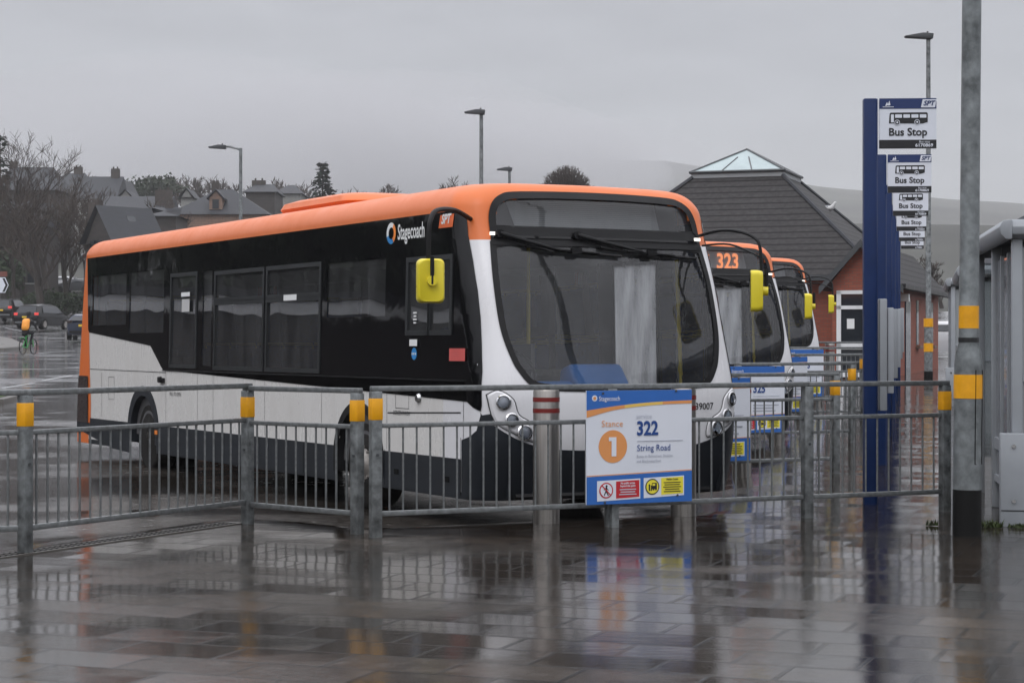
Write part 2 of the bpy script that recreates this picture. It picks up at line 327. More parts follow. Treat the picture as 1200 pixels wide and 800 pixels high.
def tile_mat(name, col, row):
    """roof tiles in courses: rows follow height"""
    m, t, b, o = newmat(name)
    c = nd(t, 'ShaderNodeTexCoord'); s = nd(t, 'ShaderNodeSeparateXYZ'); t.links.new(c.outputs['Object'], s.inputs[0])
    dv = nd(t, 'ShaderNodeMath', {1: row}, operation='DIVIDE'); t.links.new(s.outputs['Z'], dv.inputs[0])
    fr = nd(t, 'ShaderNodeMath', operation='FRACT'); t.links.new(dv.outputs[0], fr.inputs[0])
    n = nd(t, 'ShaderNodeTexNoise', {'Scale': 2.5, 'Detail': 6.0}); t.links.new(coords(t, (3, 3, 6)), n.inputs['Vector'])
    base = rampn(t, n.outputs['Fac'], [(0.3, tuple(x * 0.75 for x in col) + (1,)), (0.7, tuple(x * 1.3 for x in col) + (1,))])
    ln = rampn(t, fr.outputs[0], [(0.0, (0.25, 0.25, 0.25, 1)), (0.16, (0.25, 0.25, 0.25, 1)), (0.24, (1, 1, 1, 1)), (1.0, (1, 1, 1, 1))])
    mx = nd(t, 'ShaderNodeMix', data_type='RGBA', blend_type='MULTIPLY'); mx.inputs[0].default_value = 1.0
    t.links.new(base, mx.inputs[6]); t.links.new(ln, mx.inputs[7]); t.links.new(mx.outputs[2], b.inputs['Base Color'])
    bp = nd(t, 'ShaderNodeBump', {'Strength': 0.8, 'Distance': 0.04}); t.links.new(fr.outputs[0], bp.inputs['Height']); t.links.new(bp.outputs[0], b.inputs['Normal'])
    b.inputs['Roughness'].default_value = 0.65; b.inputs['Specular IOR Level'].default_value = 0.2
    return m
MAT['tiles'] = tile_mat('concrete_roof_tiles', (0.036, 0.034, 0.035), 0.19)

# ------------------------------------------------------------------ mesh helpers
class MB:
    """collects faces of several materials, links them as ONE mesh object"""
    def __init__(s): s.v, s.f, s.m, s.mats = [], [], [], []
    def mi(s, mat):
        if mat not in s.mats: s.mats.append(mat)
        return s.mats.index(mat)
    def add(s, verts, faces, mat):
        o = len(s.v); k = s.mi(mat); s.v += [tuple(p) for p in verts]
        for f in faces: s.f.append(tuple(i + o for i in f)); s.m.append(k)
        return s
    def box(s, c, d, mat, rot=None):
        x, y, z = d[0] / 2, d[1] / 2, d[2] / 2
        vs = [Vector((a * x, b * y, q * z)) for q in (-1, 1) for a, b in ((-1, -1), (1, -1), (1, 1), (-1, 1))]
        if rot: vs = [rot @ p for p in vs]
        c = Vector(c)
        return s.add([p + c for p in vs], [(3, 2, 1, 0), (4, 5, 6, 7), (0, 1, 5, 4), (1, 2, 6, 5), (2, 3, 7, 6), (3, 0, 4, 7)], mat)
    def tube(s, pts, r, mat, n=10, caps=True):
        pts = [Vector(p) for p in pts]
        rs = r if isinstance(r, (list, tuple)) else [r] * len(pts)
        vs, fs = [], []
        t0 = (pts[1] - pts[0]).normalized()
        up = Vector((0, 0, 1)) if abs(t0.z) < 0.9 else Vector((1, 0, 0))
        a = t0.cross(up).normalized()
        for i, p in enumerate(pts):
            t = (pts[min(i + 1, len(pts) - 1)] - pts[max(i - 1, 0)])
            t = t.normalized() if t.length > 1e-9 else t0
            a = (a - t * a.dot(t)); a = a.normalized() if a.length > 1e-6 else t.orthogonal().normalized()
            b = t.cross(a)
            for k in range(n):
                an = 2 * math.pi * k / n
                vs.append(p + (a * math.cos(an) + b * math.sin(an)) * rs[i])
        for i in range(len(pts) - 1):
            for k in range(n):
                k2 = (k + 1) % n
                fs.append((i * n + k, i * n + k2, (i + 1) * n + k2, (i + 1) * n + k))
        if caps and n > 2:
            fs.append(tuple(range(n - 1, -1, -1))); fs.append(tuple((len(pts) - 1) * n + k for k in range(n)))
        return s.add(vs, fs, mat)
    def lathe(s, prof, mat, n=24, axis='Z', origin=(0, 0, 0)):
        """prof: list of (radius, height)"""
        vs, fs = [], []
        for r, h in prof:
            for k in range(n):
                an = 2 * math.pi * k / n; x, y = r * math.cos(an), r * math.sin(an)
                p = {'Z': (x, y, h), 'X': (h, x, y), 'Y': (y, h, x)}[axis]
                vs.append(Vector(p) + Vector(origin))
        for i in range(len(prof) - 1):
            for k in range(n):
                k2 = (k + 1) % n
                fs.append((i * n + k, i * n + k2, (i + 1) * n + k2, (i + 1) * n + k))
        if prof[0][0] > 1e-5: fs.append(tuple(range(n - 1, -1, -1)))
        if prof[-1][0] > 1e-5: fs.append(tuple((len(prof) - 1) * n + k for k in range(n)))
        return s.add(vs, fs, mat)
    def prism(s, poly, t0, t1, mat, fn):
        """closed solid from a 2D outline; fn(a, b, t) -> point"""
        n = len(poly)
        vs = [fn(a, b, t0) for a, b in poly] + [fn(a, b, t1) for a, b in poly]
        fs = [tuple(range(n - 1, -1, -1)), tuple(range(n, 2 * n))] + [(i, (i + 1) % n, n + (i + 1) % n, n + i) for i in range(n)]
        return s.add(vs, fs, mat)
    def build(s, name, parent=None, smooth=False, bevel=0.0, seg=2, angle=35):
        me = bpy.data.meshes.new(name)
        me.from_pydata(s.v, [], s.f)
        for m in s.mats: me.materials.append(m)
        me.polygons.foreach_set('material_index', s.m)
        bm = bmesh.new(); bm.from_mesh(me)
        bmesh.ops.recalc_face_normals(bm, faces=bm.faces)
        if bevel:
            es = [e for e in bm.edges if len(e.link_faces) == 2 and e.calc_face_angle(0) > R(40)]
            bmesh.ops.bevel(bm, geom=es, offset=bevel, segments=seg, affect='EDGES', profile=0.5, clamp_overlap=True)
        bm.to_mesh(me); bm.free()
        if smooth or bevel:
            me.polygons.foreach_set('use_smooth', [True] * len(me.polygons)); me.set_sharp_from_angle(angle=R(angle))
        o = bpy.data.objects.new(name, me); COL.objects.link(o)
        if parent: o.parent = parent
        return o

def link_mesh(name, me, parent=None):
    o = bpy.data.objects.new(name, me); COL.objects.link(o)
    if parent: o.parent = parent
    return o
def tag(o, label=None, cat=None, group=None, kind=None):
    if label: o['label'] = label
    if cat: o['category'] = cat
    if group: o['group'] = group
    if kind: o['kind'] = kind
    return o
def thing(name, label, cat, loc=(0, 0, 0), rz=0.0, group=None):
    o = bpy.data.objects.new(name, None); COL.objects.link(o)
    o.location = loc; o.rotation_euler = (0, 0, rz); o.empty_display_size = 0.2
    return tag(o, label, cat, group)
def copy_tree(o, parent=None):
    c = o.copy(); COL.objects.link(c); c.parent = parent
    for ch in [k for k in bpy.data.objects if k.parent == o]: copy_tree(ch, c)
    return c
def dup(o, loc, rz=None, label=None, group=None):
    c = copy_tree(o); c.location = loc
    if rz is not None: c.rotation_euler = (0, 0, rz)
    if label: c['label'] = label
    if group: c['group'] = group
    return c
def text_geo(s, size, bold=0.0, align='CENTER', shear=0.0, spacing=1.0, squash=1.0):
    cu = bpy.data.curves.new('t', 'FONT'); cu.body = s; cu.size = size; cu.align_x = align; cu.align_y = 'CENTER'
    cu.offset = bold; cu.shear = shear; cu.space_character = spacing; cu.resolution_u = 3
    ob = bpy.data.objects.new('t', cu); COL.objects.link(ob)
    dg = bpy.context.evaluated_depsgraph_get(); me = bpy.data.meshes.new_from_object(ob.evaluated_get(dg))
    vs = [(v.co.x * squash, v.co.y) for v in me.vertices]; fs = [tuple(p.vertices) for p in me.polygons]
    bpy.data.objects.remove(ob); bpy.data.curves.remove(cu); bpy.data.meshes.remove(me)
    return vs, fs
def put_text(mb, s, size, mat, fn, at=(0, 0), **kw):
    vs, fs = text_geo(s, size, **kw)
    mb.add([fn(a + at[0], b + at[1]) for a, b in vs], fs, mat)
def disc(cx, cy, r, n=28, sx=1.0): return [(cx + sx * r * math.cos(2 * math.pi * k / n), cy + r * math.sin(2 * math.pi * k / n)) for k in range(n)]
def rrect(x0, y0, x1, y1, r, n=5):
    o = []
    for cx, cy, a in ((x1 - r, y1 - r, 0), (x0 + r, y1 - r, 90), (x0 + r, y0 + r, 180), (x1 - r, y0 + r, 270)):
        for k in range(n + 1):
            an = R(a + 90 * k / n); o.append((cx + r * math.cos(an), cy + r * math.sin(an)))
    return o
def catmull(pts, n=6):
    o = []
    for i in range(len(pts) - 1):
        p0, p1, p2, p3 = pts[max(i - 1, 0)], pts[i], pts[i + 1], pts[min(i + 2, len(pts) - 1)]
        for k in range(n):
            t = k / n
            o.append(tuple(0.5 * (2 * b + (c - a) * t + (2 * a - 5 * b + 4 * c - d) * t * t + (3 * b - a - 3 * c + d) * t ** 3) for a, b, c, d in zip(p0, p1, p2, p3)))
    return o + [tuple(pts[-1])]
def interp(x, pts):
    if x <= pts[0][0]: return pts[0][1]
    for (a, p), (b, q) in zip(pts, pts[1:]):
        if x <= b: return p + (q - p) * (x - a) / (b - a)
    return pts[-1][1]
def smooth01(t): t = max(0.0, min(1.0, t)); return t * t * (3 - 2 * t)
def patch_geo(poly, fn, sa, sb, holes=()):
    """2D outline -> cut on a grid -> mapped onto a surface; rectangular holes are cut exactly"""
    bm = bmesh.new()
    vs = [bm.verts.new((a, b, 0)) for a, b in poly]
    bm.faces.new(vs); bmesh.ops.triangulate(bm, faces=bm.faces[:])
    def cut(axis, val):
        no = (1, 0, 0) if axis == 0 else (0, 1, 0); co = (val, 0, 0) if axis == 0 else (0, val, 0)
        bmesh.ops.bisect_plane(bm, geom=bm.verts[:] + bm.edges[:] + bm.faces[:], plane_co=co, plane_no=no, dist=1e-5)
    for ax, st in ((0, sa), (1, sb)):
        lo, hi = min(p[ax] for p in poly), max(p[ax] for p in poly)
        cuts = set()
        if st:
            k = math.ceil(lo / st)
            while k * st < hi: cuts.add(round(k * st, 5)); k += 1
        for h in holes: cuts.add(h[ax * 2]); cuts.add(h[ax * 2 + 1])
        for c in sorted(cuts):
            if lo < c < hi: cut(ax, c)
    if holes:
        kill = []
        for f in bm.faces:
            c = f.calc_center_median()
            if any(h[0] < c.x < h[1] and h[2] < c.y < h[3] for h in holes): kill.append(f)
        bmesh.ops.delete(bm, geom=kill, context='FACES')
    bm.verts.index_update()
    V = [fn(v.co.x, v.co.y) for v in bm.verts]; Fc = [tuple(v.index for v in f.verts) for f in bm.faces]
    bm.free(); return V, Fc
def ring_geo(outer, inner, fn, sub=1):
    n = len(outer); V = [fn(*p) for p in outer] + [fn(*p) for p in inner]
    return V, [(i, (i + 1) % n, n + (i + 1) % n, n + i) for i in range(n)]
def inset_poly(poly, d):
    """shrink a counter-clockwise or clockwise closed outline by d"""
    n = len(poly); ar = sum(poly[i][0] * poly[(i + 1) % n][1] - poly[(i + 1) % n][0] * poly[i][1] for i in range(n))
    s = 1 if ar > 0 else -1; o = []
    for i in range(n):
        a, b, c = Vector(poly[i - 1]), Vector(poly[i]), Vector(poly[(i + 1) % n])
        e1, e2 = (b - a), (c - b)
        n1 = Vector((-e1.y, e1.x)).normalized() if e1.length > 1e-7 else Vector((0, 0)); n2 = Vector((-e2.y, e2.x)).normalized() if e2.length > 1e-7 else n1
        q = (n1 + n2); q = q.normalized() if q.length > 1e-6 else n1
        k = max(0.5, q.dot(n1)) if n1.length else 1
        o.append(tuple(b + q * (s * d / k)))
    return o
def inside(p, poly):
    x, y = p; r = False; n = len(poly)
    for i in range(n):
        (x1, y1), (x2, y2) = poly[i], poly[(i + 1) % n]
        if (y1 > y) != (y2 > y) and x < (x2 - x1) * (y - y1) / (y2 - y1) + x1: r = not r
    return r

# ------------------------------------------------------------------ the lie of the land
GK = [(-60, 0.0), (20, 0.0), (24, 0.03), (28.4, 0.10), (34, 0.20), (40, 0.32), (53, 0.58), (70, 0.82), (85, 1.05), (105, 1.6), (129, 2.45), (144, 3.2), (170, 4.9), (200, 7.0), (250, 11.5), (300, 17.0), (400, 26.0), (600, 36.0), (1000, 45.0)]
def G(y):
    for i in range(len(GK) - 1):
        if y <= GK[i + 1][0]:
            (a, p), (b, q) = GK[i], GK[i + 1]
            m0 = (q - GK[i - 1][1]) / (b - GK[i - 1][0]) if i else 0; m1 = (GK[i + 2][1] - p) / (GK[i + 2][0] - a) if i + 2 < len(GK) else 0
            h = b - a; t = max(0.0, (y - a) / h)
            return (2 * t**3 - 3 * t**2 + 1) * p + (t**3 - 2 * t**2 + t) * h * m0 + (-2 * t**3 + 3 * t**2) * q + (t**3 - t**2) * h * m1
    return GK[-1][1]
P1, P2, P3 = Vector((-2.15, 15.96)), Vector((-1.19, 15.09)), Vector((-1.03, 14.82))
P7 = Vector((3.77, 17.10))
STEP = Vector((1.14, 5.5)); SD = STEP.normalized()
FD = (P7 - P3).normalized(); FN = Vector((-FD.y, FD.x))
def bay_depth(x, y):
    p = Vector((x, y))
    dd = Vector((1.32, 2.67)).normalized(); dA = (p - P1).dot(Vector((-dd.y, dd.x)))
    dE = (p - P1).dot(Vector((0.71, 0.70))); dB = (p - P3).dot(FN) - 0.35
    dC = (p - Vector((2.35, 17.2))).dot(Vector((-SD.y, SD.x)))
    return min(max(dA, min(dE, dB)), dC)
def H(x, y):          # road and bus bay surface
    return G(y) - 0.006 - 0.114 * smooth01((bay_depth(x, y) - 0.3) / 1.0)
def at(px, Y): return (px - 600.0) / F * Y
def zat(py, Y): return EYE - (py - HY) * Y / F

def grid_sheet(name, xs, ys, fz, mat):
    V = [(x, y, fz(x, y)) for y in ys for x in xs]; nx = len(xs)
    Fc = [(j * nx + i, j * nx + i + 1, (j + 1) * nx + i + 1, (j + 1) * nx + i) for j in range(len(ys) - 1) for i in range(nx - 1)]
    me = bpy.data.meshes.new(name); me.from_pydata(V, [], Fc); me.materials.append(mat)
    me.polygons.foreach_set('use_smooth', [True] * len(Fc))
    return link_mesh(name, me)
def frange(a, b, s):
    o = []
    while a < b - 1e-6: o.append(a); a += s
    return o + [b]
xs = frange(-160, -30, 10) + frange(-30, -9, 1.5)[1:] + frange(-9, 8, 0.25)[1:] + frange(8, 30, 2)[1:] + frange(30, 160, 10)[1:]
ys = frange(-40, 0, 5) + frange(0, 12, 1)[1:] + frange(12, 32, 0.25)[1:] + frange(32, 60, 1)[1:] + frange(60, 160, 4)[1:]
tag(grid_sheet('road', xs, ys, H, MAT['asphalt']), kind='structure')
# pavement: paved with slabs, to the drain, the fence and along the stances
pc = P1 + Vector((-1.32, -2.67)) * 3.4
q3 = P3 + FN * 0.33; q4 = Vector((2.35, 17.2)) + SD * (-0.05)
far = Vector((2.35, 17.2)) + SD * 46
pav = [tuple(pc), tuple(P1 + Vector((-0.01, -0.03))), (-1.29, 15.085), tuple(q3 + FD * 0.3), tuple(q4 + Vector((0.0, 0.0))), tuple(far), (30, 62), (30, -6), (pc.x, -6)]
V, Fc = patch_geo(pav, lambda a, b: (a, b, G(b)), 2.0, 0.5)
me = bpy.data.meshes.new('pavement'); me.from_pydata(V, [], Fc); me.materials.append(MAT['slabs']); me.polygons.foreach_set('use_smooth', [True] * len(Fc))
tag(link_mesh('pavement', me), kind='structure')
# hillside behind the town and the moor behind that
RIDGE = [(-900, 300), (-200, 262), (300, 262), (480, 232), (560, 212), (630, 198), (700, 189), (790, 192), (870, 203), (950, 216), (1080, 226), (1200, 238), (1400, 262), (2200, 330)]
def T(x, y):
    if y < 350: return G(y) - 0.3 + 1.5 * smooth01((y - 160) / 200) * noise.noise((x * 0.01, y * 0.01, 0))
    px = 600 + F * x / max(y, 1); top = zat(interp(px, RIDGE), min(y, 1700))
    k = smooth01((y - 350) / 1350.0); base = G(y) - 0.3 + 1.5 * smooth01((y - 160) / 200) * noise.noise((x * 0.01, y * 0.01, 0))
    n = 5 * noise.noise((x * 0.004, y * 0.004, 2.0)) + 2 * noise.noise((x * 0.02, y * 0.02, 5.0))
    return base + (max(top, base) - base) * k + n * k - (max(0, y - 1720) * 0.05)
tag(grid_sheet('hills', frange(-1100, 1100, 22), frange(150, 700, 12) + frange(700, 2050, 25)[1:], T, MAT['hill']), kind='structure')

# the damp air
hz = MB().box((0, 1050, 94.0), (2500, 2300, 192.0), MAT['under']).build('haze')
m, t, b, o = newmat('damp_air'); t.nodes.clear()
o = nd(t, 'ShaderNodeOutputMaterial'); pv = nd(t, 'ShaderNodeVolumePrincipled', {'Color': (0.93, 0.93, 0.95, 1), 'Density': 0.00028, 'Anisotropy': 0.0})
t.links.new(pv.outputs[0], o.inputs['Volume'])
hz.data.materials.clear(); hz.data.materials.append(m); tag(hz, kind='stuff')

# ------------------------------------------------------------------ the bus
BW, BL, BR_, BOW = 2.66, 12.22, 0.25, 0.12
ZR = 2.755                                             # where the side turns into the roof
UF = [(0.0, 0.16), (0.25, 0.10), (0.45, 0.03), (0.7, -0.03), (1.0, -0.05), (1.25, -0.03), (1.72, 0.10), (2.14, 0.22), (2.47, 0.34), (2.6, 0.385), (2.78, 0.435), (2.9, 0.465), (3.1, 0.51)]
_uf = catmull(UF, 6)
def inset(z): return 0.0 if z <= ZR else 0.23 - math.sqrt(max(0.0, 0.23**2 - min(0.2299, z - ZR)**2))
def hw(z, e=0.0): return BW / 2 - 0.03 * max(0.0, z - 1.2) / 1.5 - inset(z) + e
def uf(z, e=0.0): return interp(z, _uf) - e + inset(max(ZR, z + -0.03)) * 0.8
def ul(z, e=0.0): return BL - 0.13 * max(0, z - 0.4) + e - inset(z)
def front_pt(x, z, e=0.0):
    h = hw(z, e); s = 1 if x >= 0 else -1; ax = min(abs(x), h - 1e-4)
    u = uf(z, e) + BOW * (ax / h) ** 2
    c = h - BR_
    if ax > c: u += BR_ - math.sqrt(max(0, BR_**2 - (ax - c)**2))
    return (s * ax, u, z)
def side_pt(u, z, s=-1, e=0.0):
    h = hw(z, e); d = u - (uf(z, e) + BOW); x = h
    if d < BR_: x = h - BR_ + math.sqrt(max(0, BR_**2 - (BR_ - max(0, d))**2))
    rr = 0.22; d2 = ul(z, e) - u
    if d2 < rr: x = h - rr + math.sqrt(max(0, rr**2 - (rr - max(0, d2))**2))
    return (s * x, u, z)
def outline(z, ins=0.0):
    """ring of points round the bus at height z, (tag, along, x, u)"""
    o = []
    h = hw(z)
    u0 = uf(z) + BOW
    us = [u0 + BR_ * (1 - math.cos(R(a))) for a in (45, 55, 65, 75, 82)]
    k = math.floor((u0 + BR_) / 0.05) * 0.05 + 0.05
    n = int((BL - 0.35 - 1.2) / 0.05)
    us += [1.2 + i * 0.05 for i in range(-6, n + 1) if 1.2 + i * 0.05 > 0.0][0:0]
    start = u0 + BR_
    us += [start + (1.4 - start) * i / 12 for i in range(13)]
    us += [1.4 + 0.05 * i for i in range(1, 206)]
    e0, e1 = 1.4 + 0.05 * 205, ul(z) - 0.22
    us += [e0 + (e1 - e0) * i / 3 for i in range(1, 4)]
    us += [ul(z) - 0.22 + 0.22 * math.sin(R(a)) for a in (20, 40, 60, 75, 90)]
    left = [side_pt(u, z, -1) for u in us]; right = [side_pt(u, z, 1) for u in us]
    c = h - BR_ + BR_ * math.sin(R(45))
    fr = [front_pt(-c + 2 * c * i / 64, z) for i in range(1, 64)]
    rear = [(-(h - 0.22) + 2 * (h - 0.22) * i / 12, ul(z), z) for i in range(1, 12)]
    return left[::-1] + fr + right + rear[::-1]
NS = 5 + 13 + 205 + 3 + 5
def bx(v): return v - BW / 2            # measured from the driver's side
WS_L = [(-1.10, 2.47), (-1.128, 2.2), (-1.135, 1.96), (-1.13, 1.75), (-1.11, 1.6), (-1.065, 1.44), (-1.02, 1.345), (-0.92, 1.225), (-0.74, 1.18), (-0.38, 1.165), (0.0, 1.16)]
_w = catmull(WS_L, 4); WS = _w + [(-x, z) for x, z in _w[-2::-1]]          # windscreen opening, open at the top edge
WSP = WS
DG = [(-1.06, 2.575), (-1.05, 2.70), (-1.005, 2.80), (-0.92, 2.86), (-0.8, 2.885), (-0.4, 2.897), (0.0, 2.90)]
_d = catmull(DG, 4); DGP = _d + [(-x, z) for x, z in _d[-2::-1]]
BANDF = [(0.67, 2.74), (0.60, 2.69), (0.555, 2.525), (0.465, 2.30), (0.375, 2.04), (0.31, 1.80), (0.255, 1.56), (0.21, 1.34), (0.19, 1.055), (0.20, 1.005), (0.29, 1.035), (0.405, 1.083)]
BANDL = [(0.43, 1.265), (8.40, 1.265), (8.47, 1.30), (8.90, 1.56), (11.5, 1.74), (11.545, 1.78), (11.64, 2.745)] + BANDF
BANDR = [(2.6, 1.265), (8.40, 1.265), (8.90, 1.56), (11.5, 1.74), (11.64, 2.745)] + BANDF + [(0.43, 0.5), (2.35, 0.42), (2.45, 1.2)]
WINL = [(9.90, 11.36, 1.83, 2.49), (8.42, 9.76, 1.72, 2.49), (7.26, 8.12, 1.34, 2.38), (6.74, 7.04, 1.33, 2.42), (5.16, 6.60, 2.10, 2.36), (5.16, 6.60, 1.33, 2.02), (3.63, 5.02, 2.10, 2.36), (3.63, 5.02, 1.33, 2.02), (2.08, 3.44, 1.84, 2.38), (1.17, 1.58, 1.70, 2.32), (0.74, 1.13, 1.70, 2.32)]
WINR = [(9.90, 11.36, 1.83, 2.49), (8.42, 9.76, 1.72, 2.49), (6.74, 8.12, 1.33, 2.42), (5.16, 6.60, 1.33, 2.42), (3.63, 5.02, 1.33, 2.42), (2.6, 3.45, 1.33, 2.42), (1.50, 2.26, 0.52, 2.36), (0.70, 1.42, 0.60, 2.36)]
AX_F, AX_R, AZ = 2.66, 9.16, 0.43

def make_bus():
    root = thing('single_decker_bus', 'bus', 'bus')
    # --- shell
    zs = [0.24, 0.30, 0.36, 0.42] + [0.46 + 0.05 * i for i in range(0, 41)] + [2.48, 2.53, 2.60, 2.66, 2.71] + [ZR + 0.02 * i for i in range(1, 4)]
    zs = sorted(set(round(z, 3) for z in zs) | {2.84, 2.87, 2.90, 2.925, 2.945, 2.96, 2.972, 2.98})
    rows = [outline(z) for z in zs]; n = len(rows[0])
    z1 = 2.985
    top = rows[-1]; cap = []
    for k, (s, zz) in enumerate(((0.93, 2.992), (0.80, 3.001), (0.6, 3.008), (0.3, 3.012), (0.02, 3.013))):
        cap.append([(x * s, u if 1.2 < u < 11.2 else (1.2 + (u - 1.2) * (0.5 + s / 2) if u <= 1.2 else 11.2 + (u - 11.2) * (0.5 + s / 2)), zz) for x, u, z in top])
    rows += cap
    V = [p for r in rows for p in r]; Fc, mi = [], []
    wsd = inset_poly(WSP, 0.03); dgd = inset_poly(DGP, 0.03); bld = inset_poly(BANDL, 0.03); brd = inset_poly(BANDR, 0.03)
    iL0, iF0, iR0 = NS, NS, NS + 63
    for j in range(len(rows) - 1):
        for i in range(n):
            i2 = (i + 1) % n
            q = [rows[j][i], rows[j][i2], rows[j + 1][i2], rows[j + 1][i]]
            cx = sum(p[0] for p in q) / 4; cu = sum(p[1] for p in q) / 4; cz = sum(p[2] for p in q) / 4
            front = NS - 5 <= i < NS + 63 + 5; kill = False
            if front and cu < 0.95 and (inside((cx, cz), wsd) or inside((cx, cz), dgd)): kill = True
            if not kill and cx < 0 and i < NS and inside((cu, cz), bld): kill = True
            if not kill and cx > 0 and i >= NS + 63 and inside((cu, cz), brd): kill = True
            for ax in (AX_F, AX_R):
                if abs(cx) > 1.1 and math.hypot(cu - ax, cz - AZ) < 0.53 and cz < 1.1: kill = True
            if kill: continue
            Fc.append((j * n + i, j * n + i2, (j + 1) * n + i2, (j + 1) * n + i))
            org = cz > 2.735 or (cu < 1.0 and cz > 2.48) or cu > 11.75 - 0.18 * max(0, (1.75 - cz))
            cl = cu < 0.9 and not org
            mi.append(1 if org else (3 if cz < 0.30 else (2 if cl else 0)))
    me = bpy.data.meshes.new('body'); me.from_pydata(V, [], Fc)
    for k in ('white', 'orange', 'white_clean', 'skirt'): me.materials.append(MAT[k])
    me.polygons.foreach_set('material_index', mi); me.polygons.foreach_set('use_smooth', [True] * len(Fc))
    body = link_mesh('body', me, root)
    FP = lambda e: (lambda a, b: front_pt(a, b, e))
    SP = lambda e, s=-1: (lambda a, b: side_pt(a, b, s, e))
    # rear corner in orange, both sides
    mb = MB()
    for s in (-1, 1):
        V, Fc = patch_geo([(11.5, 1.74), (11.385, 0.80), (11.40, 0.42), (12.0, 0.42), (11.86, 1.74), (11.80, 2.2), (11.69, 2.75), (11.63, 2.75), (11.54, 1.78)], SP(0.003, s), 0.06, 0.2)
        MB().add(V, Fc, MAT['orange']).build('rear_corner', root, smooth=True)
    # --- skirt and bumper
    mb = MB()
    fs = [(-1.31, 1.0), (-1.30, 0.97), (-1.25, 0.90), (-1.09, 0.79), (-0.88, 0.712), (-0.61, 0.669), (0.0, 0.65)]
    fs = catmull(fs, 4); fs = fs + [(-x, z) for x, z in fs[-2::-1]]
    h45 = BW / 2 - BR_ + BR_ * 0.78
    V, Fc = patch_geo([(x, z) for x, z in fs] + [(1.31, 0.26), (-1.31, 0.26)], FP(0.006), 0.05, 0.08); mb.add(V, Fc, MAT['skirt'])
    for s in (-1, 1):
        V, Fc = patch_geo([(0.10, 0.26), (0.10, 0.99), (0.20, 0.97), (0.245, 0.84), (0.33, 0.79), (0.45, 0.762), (0.50, 0.75), (0.50, 0.26)], SP(0.006, s), 0.04, 0.08); mb.add(V, Fc, MAT['skirt'])
        for a, b in ((0.515, AX_F - 0.50), (AX_F + 0.50, AX_R - 0.52), (AX_R + 0.52, 11.42)):
            V, Fc = patch_geo([(a, 0.26), (b, 0.26 if b < 11 else 0.42), (b, 0.585), (a, 0.585)], SP(0.006, s), 0.5, 0); mb.add(V, Fc, MAT['skirt'])
        V, Fc = patch_geo([(AX_R + 0.55, 0.20), (10.4, 0.22), (12.0, 0.42), (AX_R + 0.55, 0.42)], SP(0.005, s), 0.3, 0); mb.add(V, Fc, MAT['skirt'])
        V, Fc = patch_geo([(11.42, 0.40), (12.04, 0.40), (12.02, 0.52), (11.42, 0.52)], SP(0.008, s), 0.08, 0); mb.add(V, Fc, MAT['skirt'])
    mb.tube([front_pt(-1.0 + 2.0 * i / 20, 0.27, 0.01) for i in range(21)], 0.028, MAT['blackm'], 6)
    skirt = mb.build('skirt', root, smooth=True, angle=50)
    # seams and small flaps of the skirt
    mb = MB()
    for u, za, zb in ((0.506, 0.27, 0.77), (2.05, 0.27, 0.60), (4.0, 0.27, 0.585), (5.6, 0.27, 0.585), (7.2, 0.27, 0.585)):
        V, Fc = patch_geo([(u, za), (u + 0.008, za), (u + 0.008, zb), (u, zb)], SP(0.009), 0, 0); mb.add(V, Fc, MAT['under'])
    for u, z in ((1.75, 0.38), (0.72, 0.37)):
        V, Fc = patch_geo([(u, z), (u + 0.1, z), (u + 0.1, z + 0.05), (u, z + 0.05)], SP(0.01), 0, 0); MB().add(V, Fc, MAT['under']).build('skirt_flap', skirt)
    mb.build('skirt_seam', skirt)
    mb = MB(); p = side_pt(8.62, 0.50, -1, 0.012); mb.box(p, (0.02, 0.09, 0.05), MAT['logo_orange']); mb.build('side_reflector', skirt)
    # --- panel seams, hatches, small print on the white side
    mb = MB()
    def seam(u0, z0, u1, z1, wd=0.006):
        if abs(u1 - u0) > abs(z1 - z0): q = [(u0, z0 - wd / 2), (u1, z1 - wd / 2), (u1, z1 + wd / 2), (u0, z0 + wd / 2)]
        else: q = [(u0 - wd / 2, z0), (u0 + wd / 2, z0), (u1 + wd / 2, z1), (u1 - wd / 2, z1)]
        V, Fc = patch_geo(q, SP(0.003), 0.4, 0); mb.add(V, Fc, MAT['frame'])
    for u in (2.02, 3.55, 5.08, 6.66, 7.18, 8.30): seam(u, 0.60, u, 1.255, 0.005)
    seam(0.52, 0.985, 2.0, 0.94, 0.012); seam(0.47, 0.62, 0.47, 1.2, 0.006); seam(8.3, 1.235, 11.42, 1.245, 0.008); seam(10.9, 0.62, 10.9, 1.2)
    for a, b, c, d in ((1.55, 1.83, 0.99, 1.19), (10.35, 10.6, 0.86, 1.15)):
        seam(a, c, b, c, .005); seam(a, d, b, d, .005); seam(a, c, a, d, .005); seam(b, c, b, d, .005)
    V, Fc = patch_geo([(0.42, 1.255), (8.42, 1.255), (8.42, 1.268), (0.42, 1.268)], SP(0.012), 0.5, 0); mb.add(V, Fc, MAT['blackm'])
    fl = lambda e: (lambda a, b: side_pt(-a, b, -1, e))
    for s, sz, u, z in (('ISOLATOR SWITCH IN CAB', 0.06, 0.95, 1.185), ('SCREENWASH', 0.055, 1.70, 0.945), ('EMERGENCY DOOR', 0.07, 7.85, 1.06), ('PULL TO OPEN', 0.06, 7.95, 0.98)):
        put_text(mb, s, sz, MAT['frame'], fl(0.004), at=(-u, z), squash=1.0)
    mb.build('panel_seam', body)
    mb = MB(); p = Vector(side_pt(1.34, 1.09, -1, 0.0)); mb.lathe([(0.001, 0.035), (0.03, 0.03), (0.045, 0.012), (0.048, -0.01)], MAT['chrome'], 16, 'X'); 
    for i, v in enumerate(mb.v): mb.v[i] = (p.x - v[0], p.y + v[1], p.z + v[2])
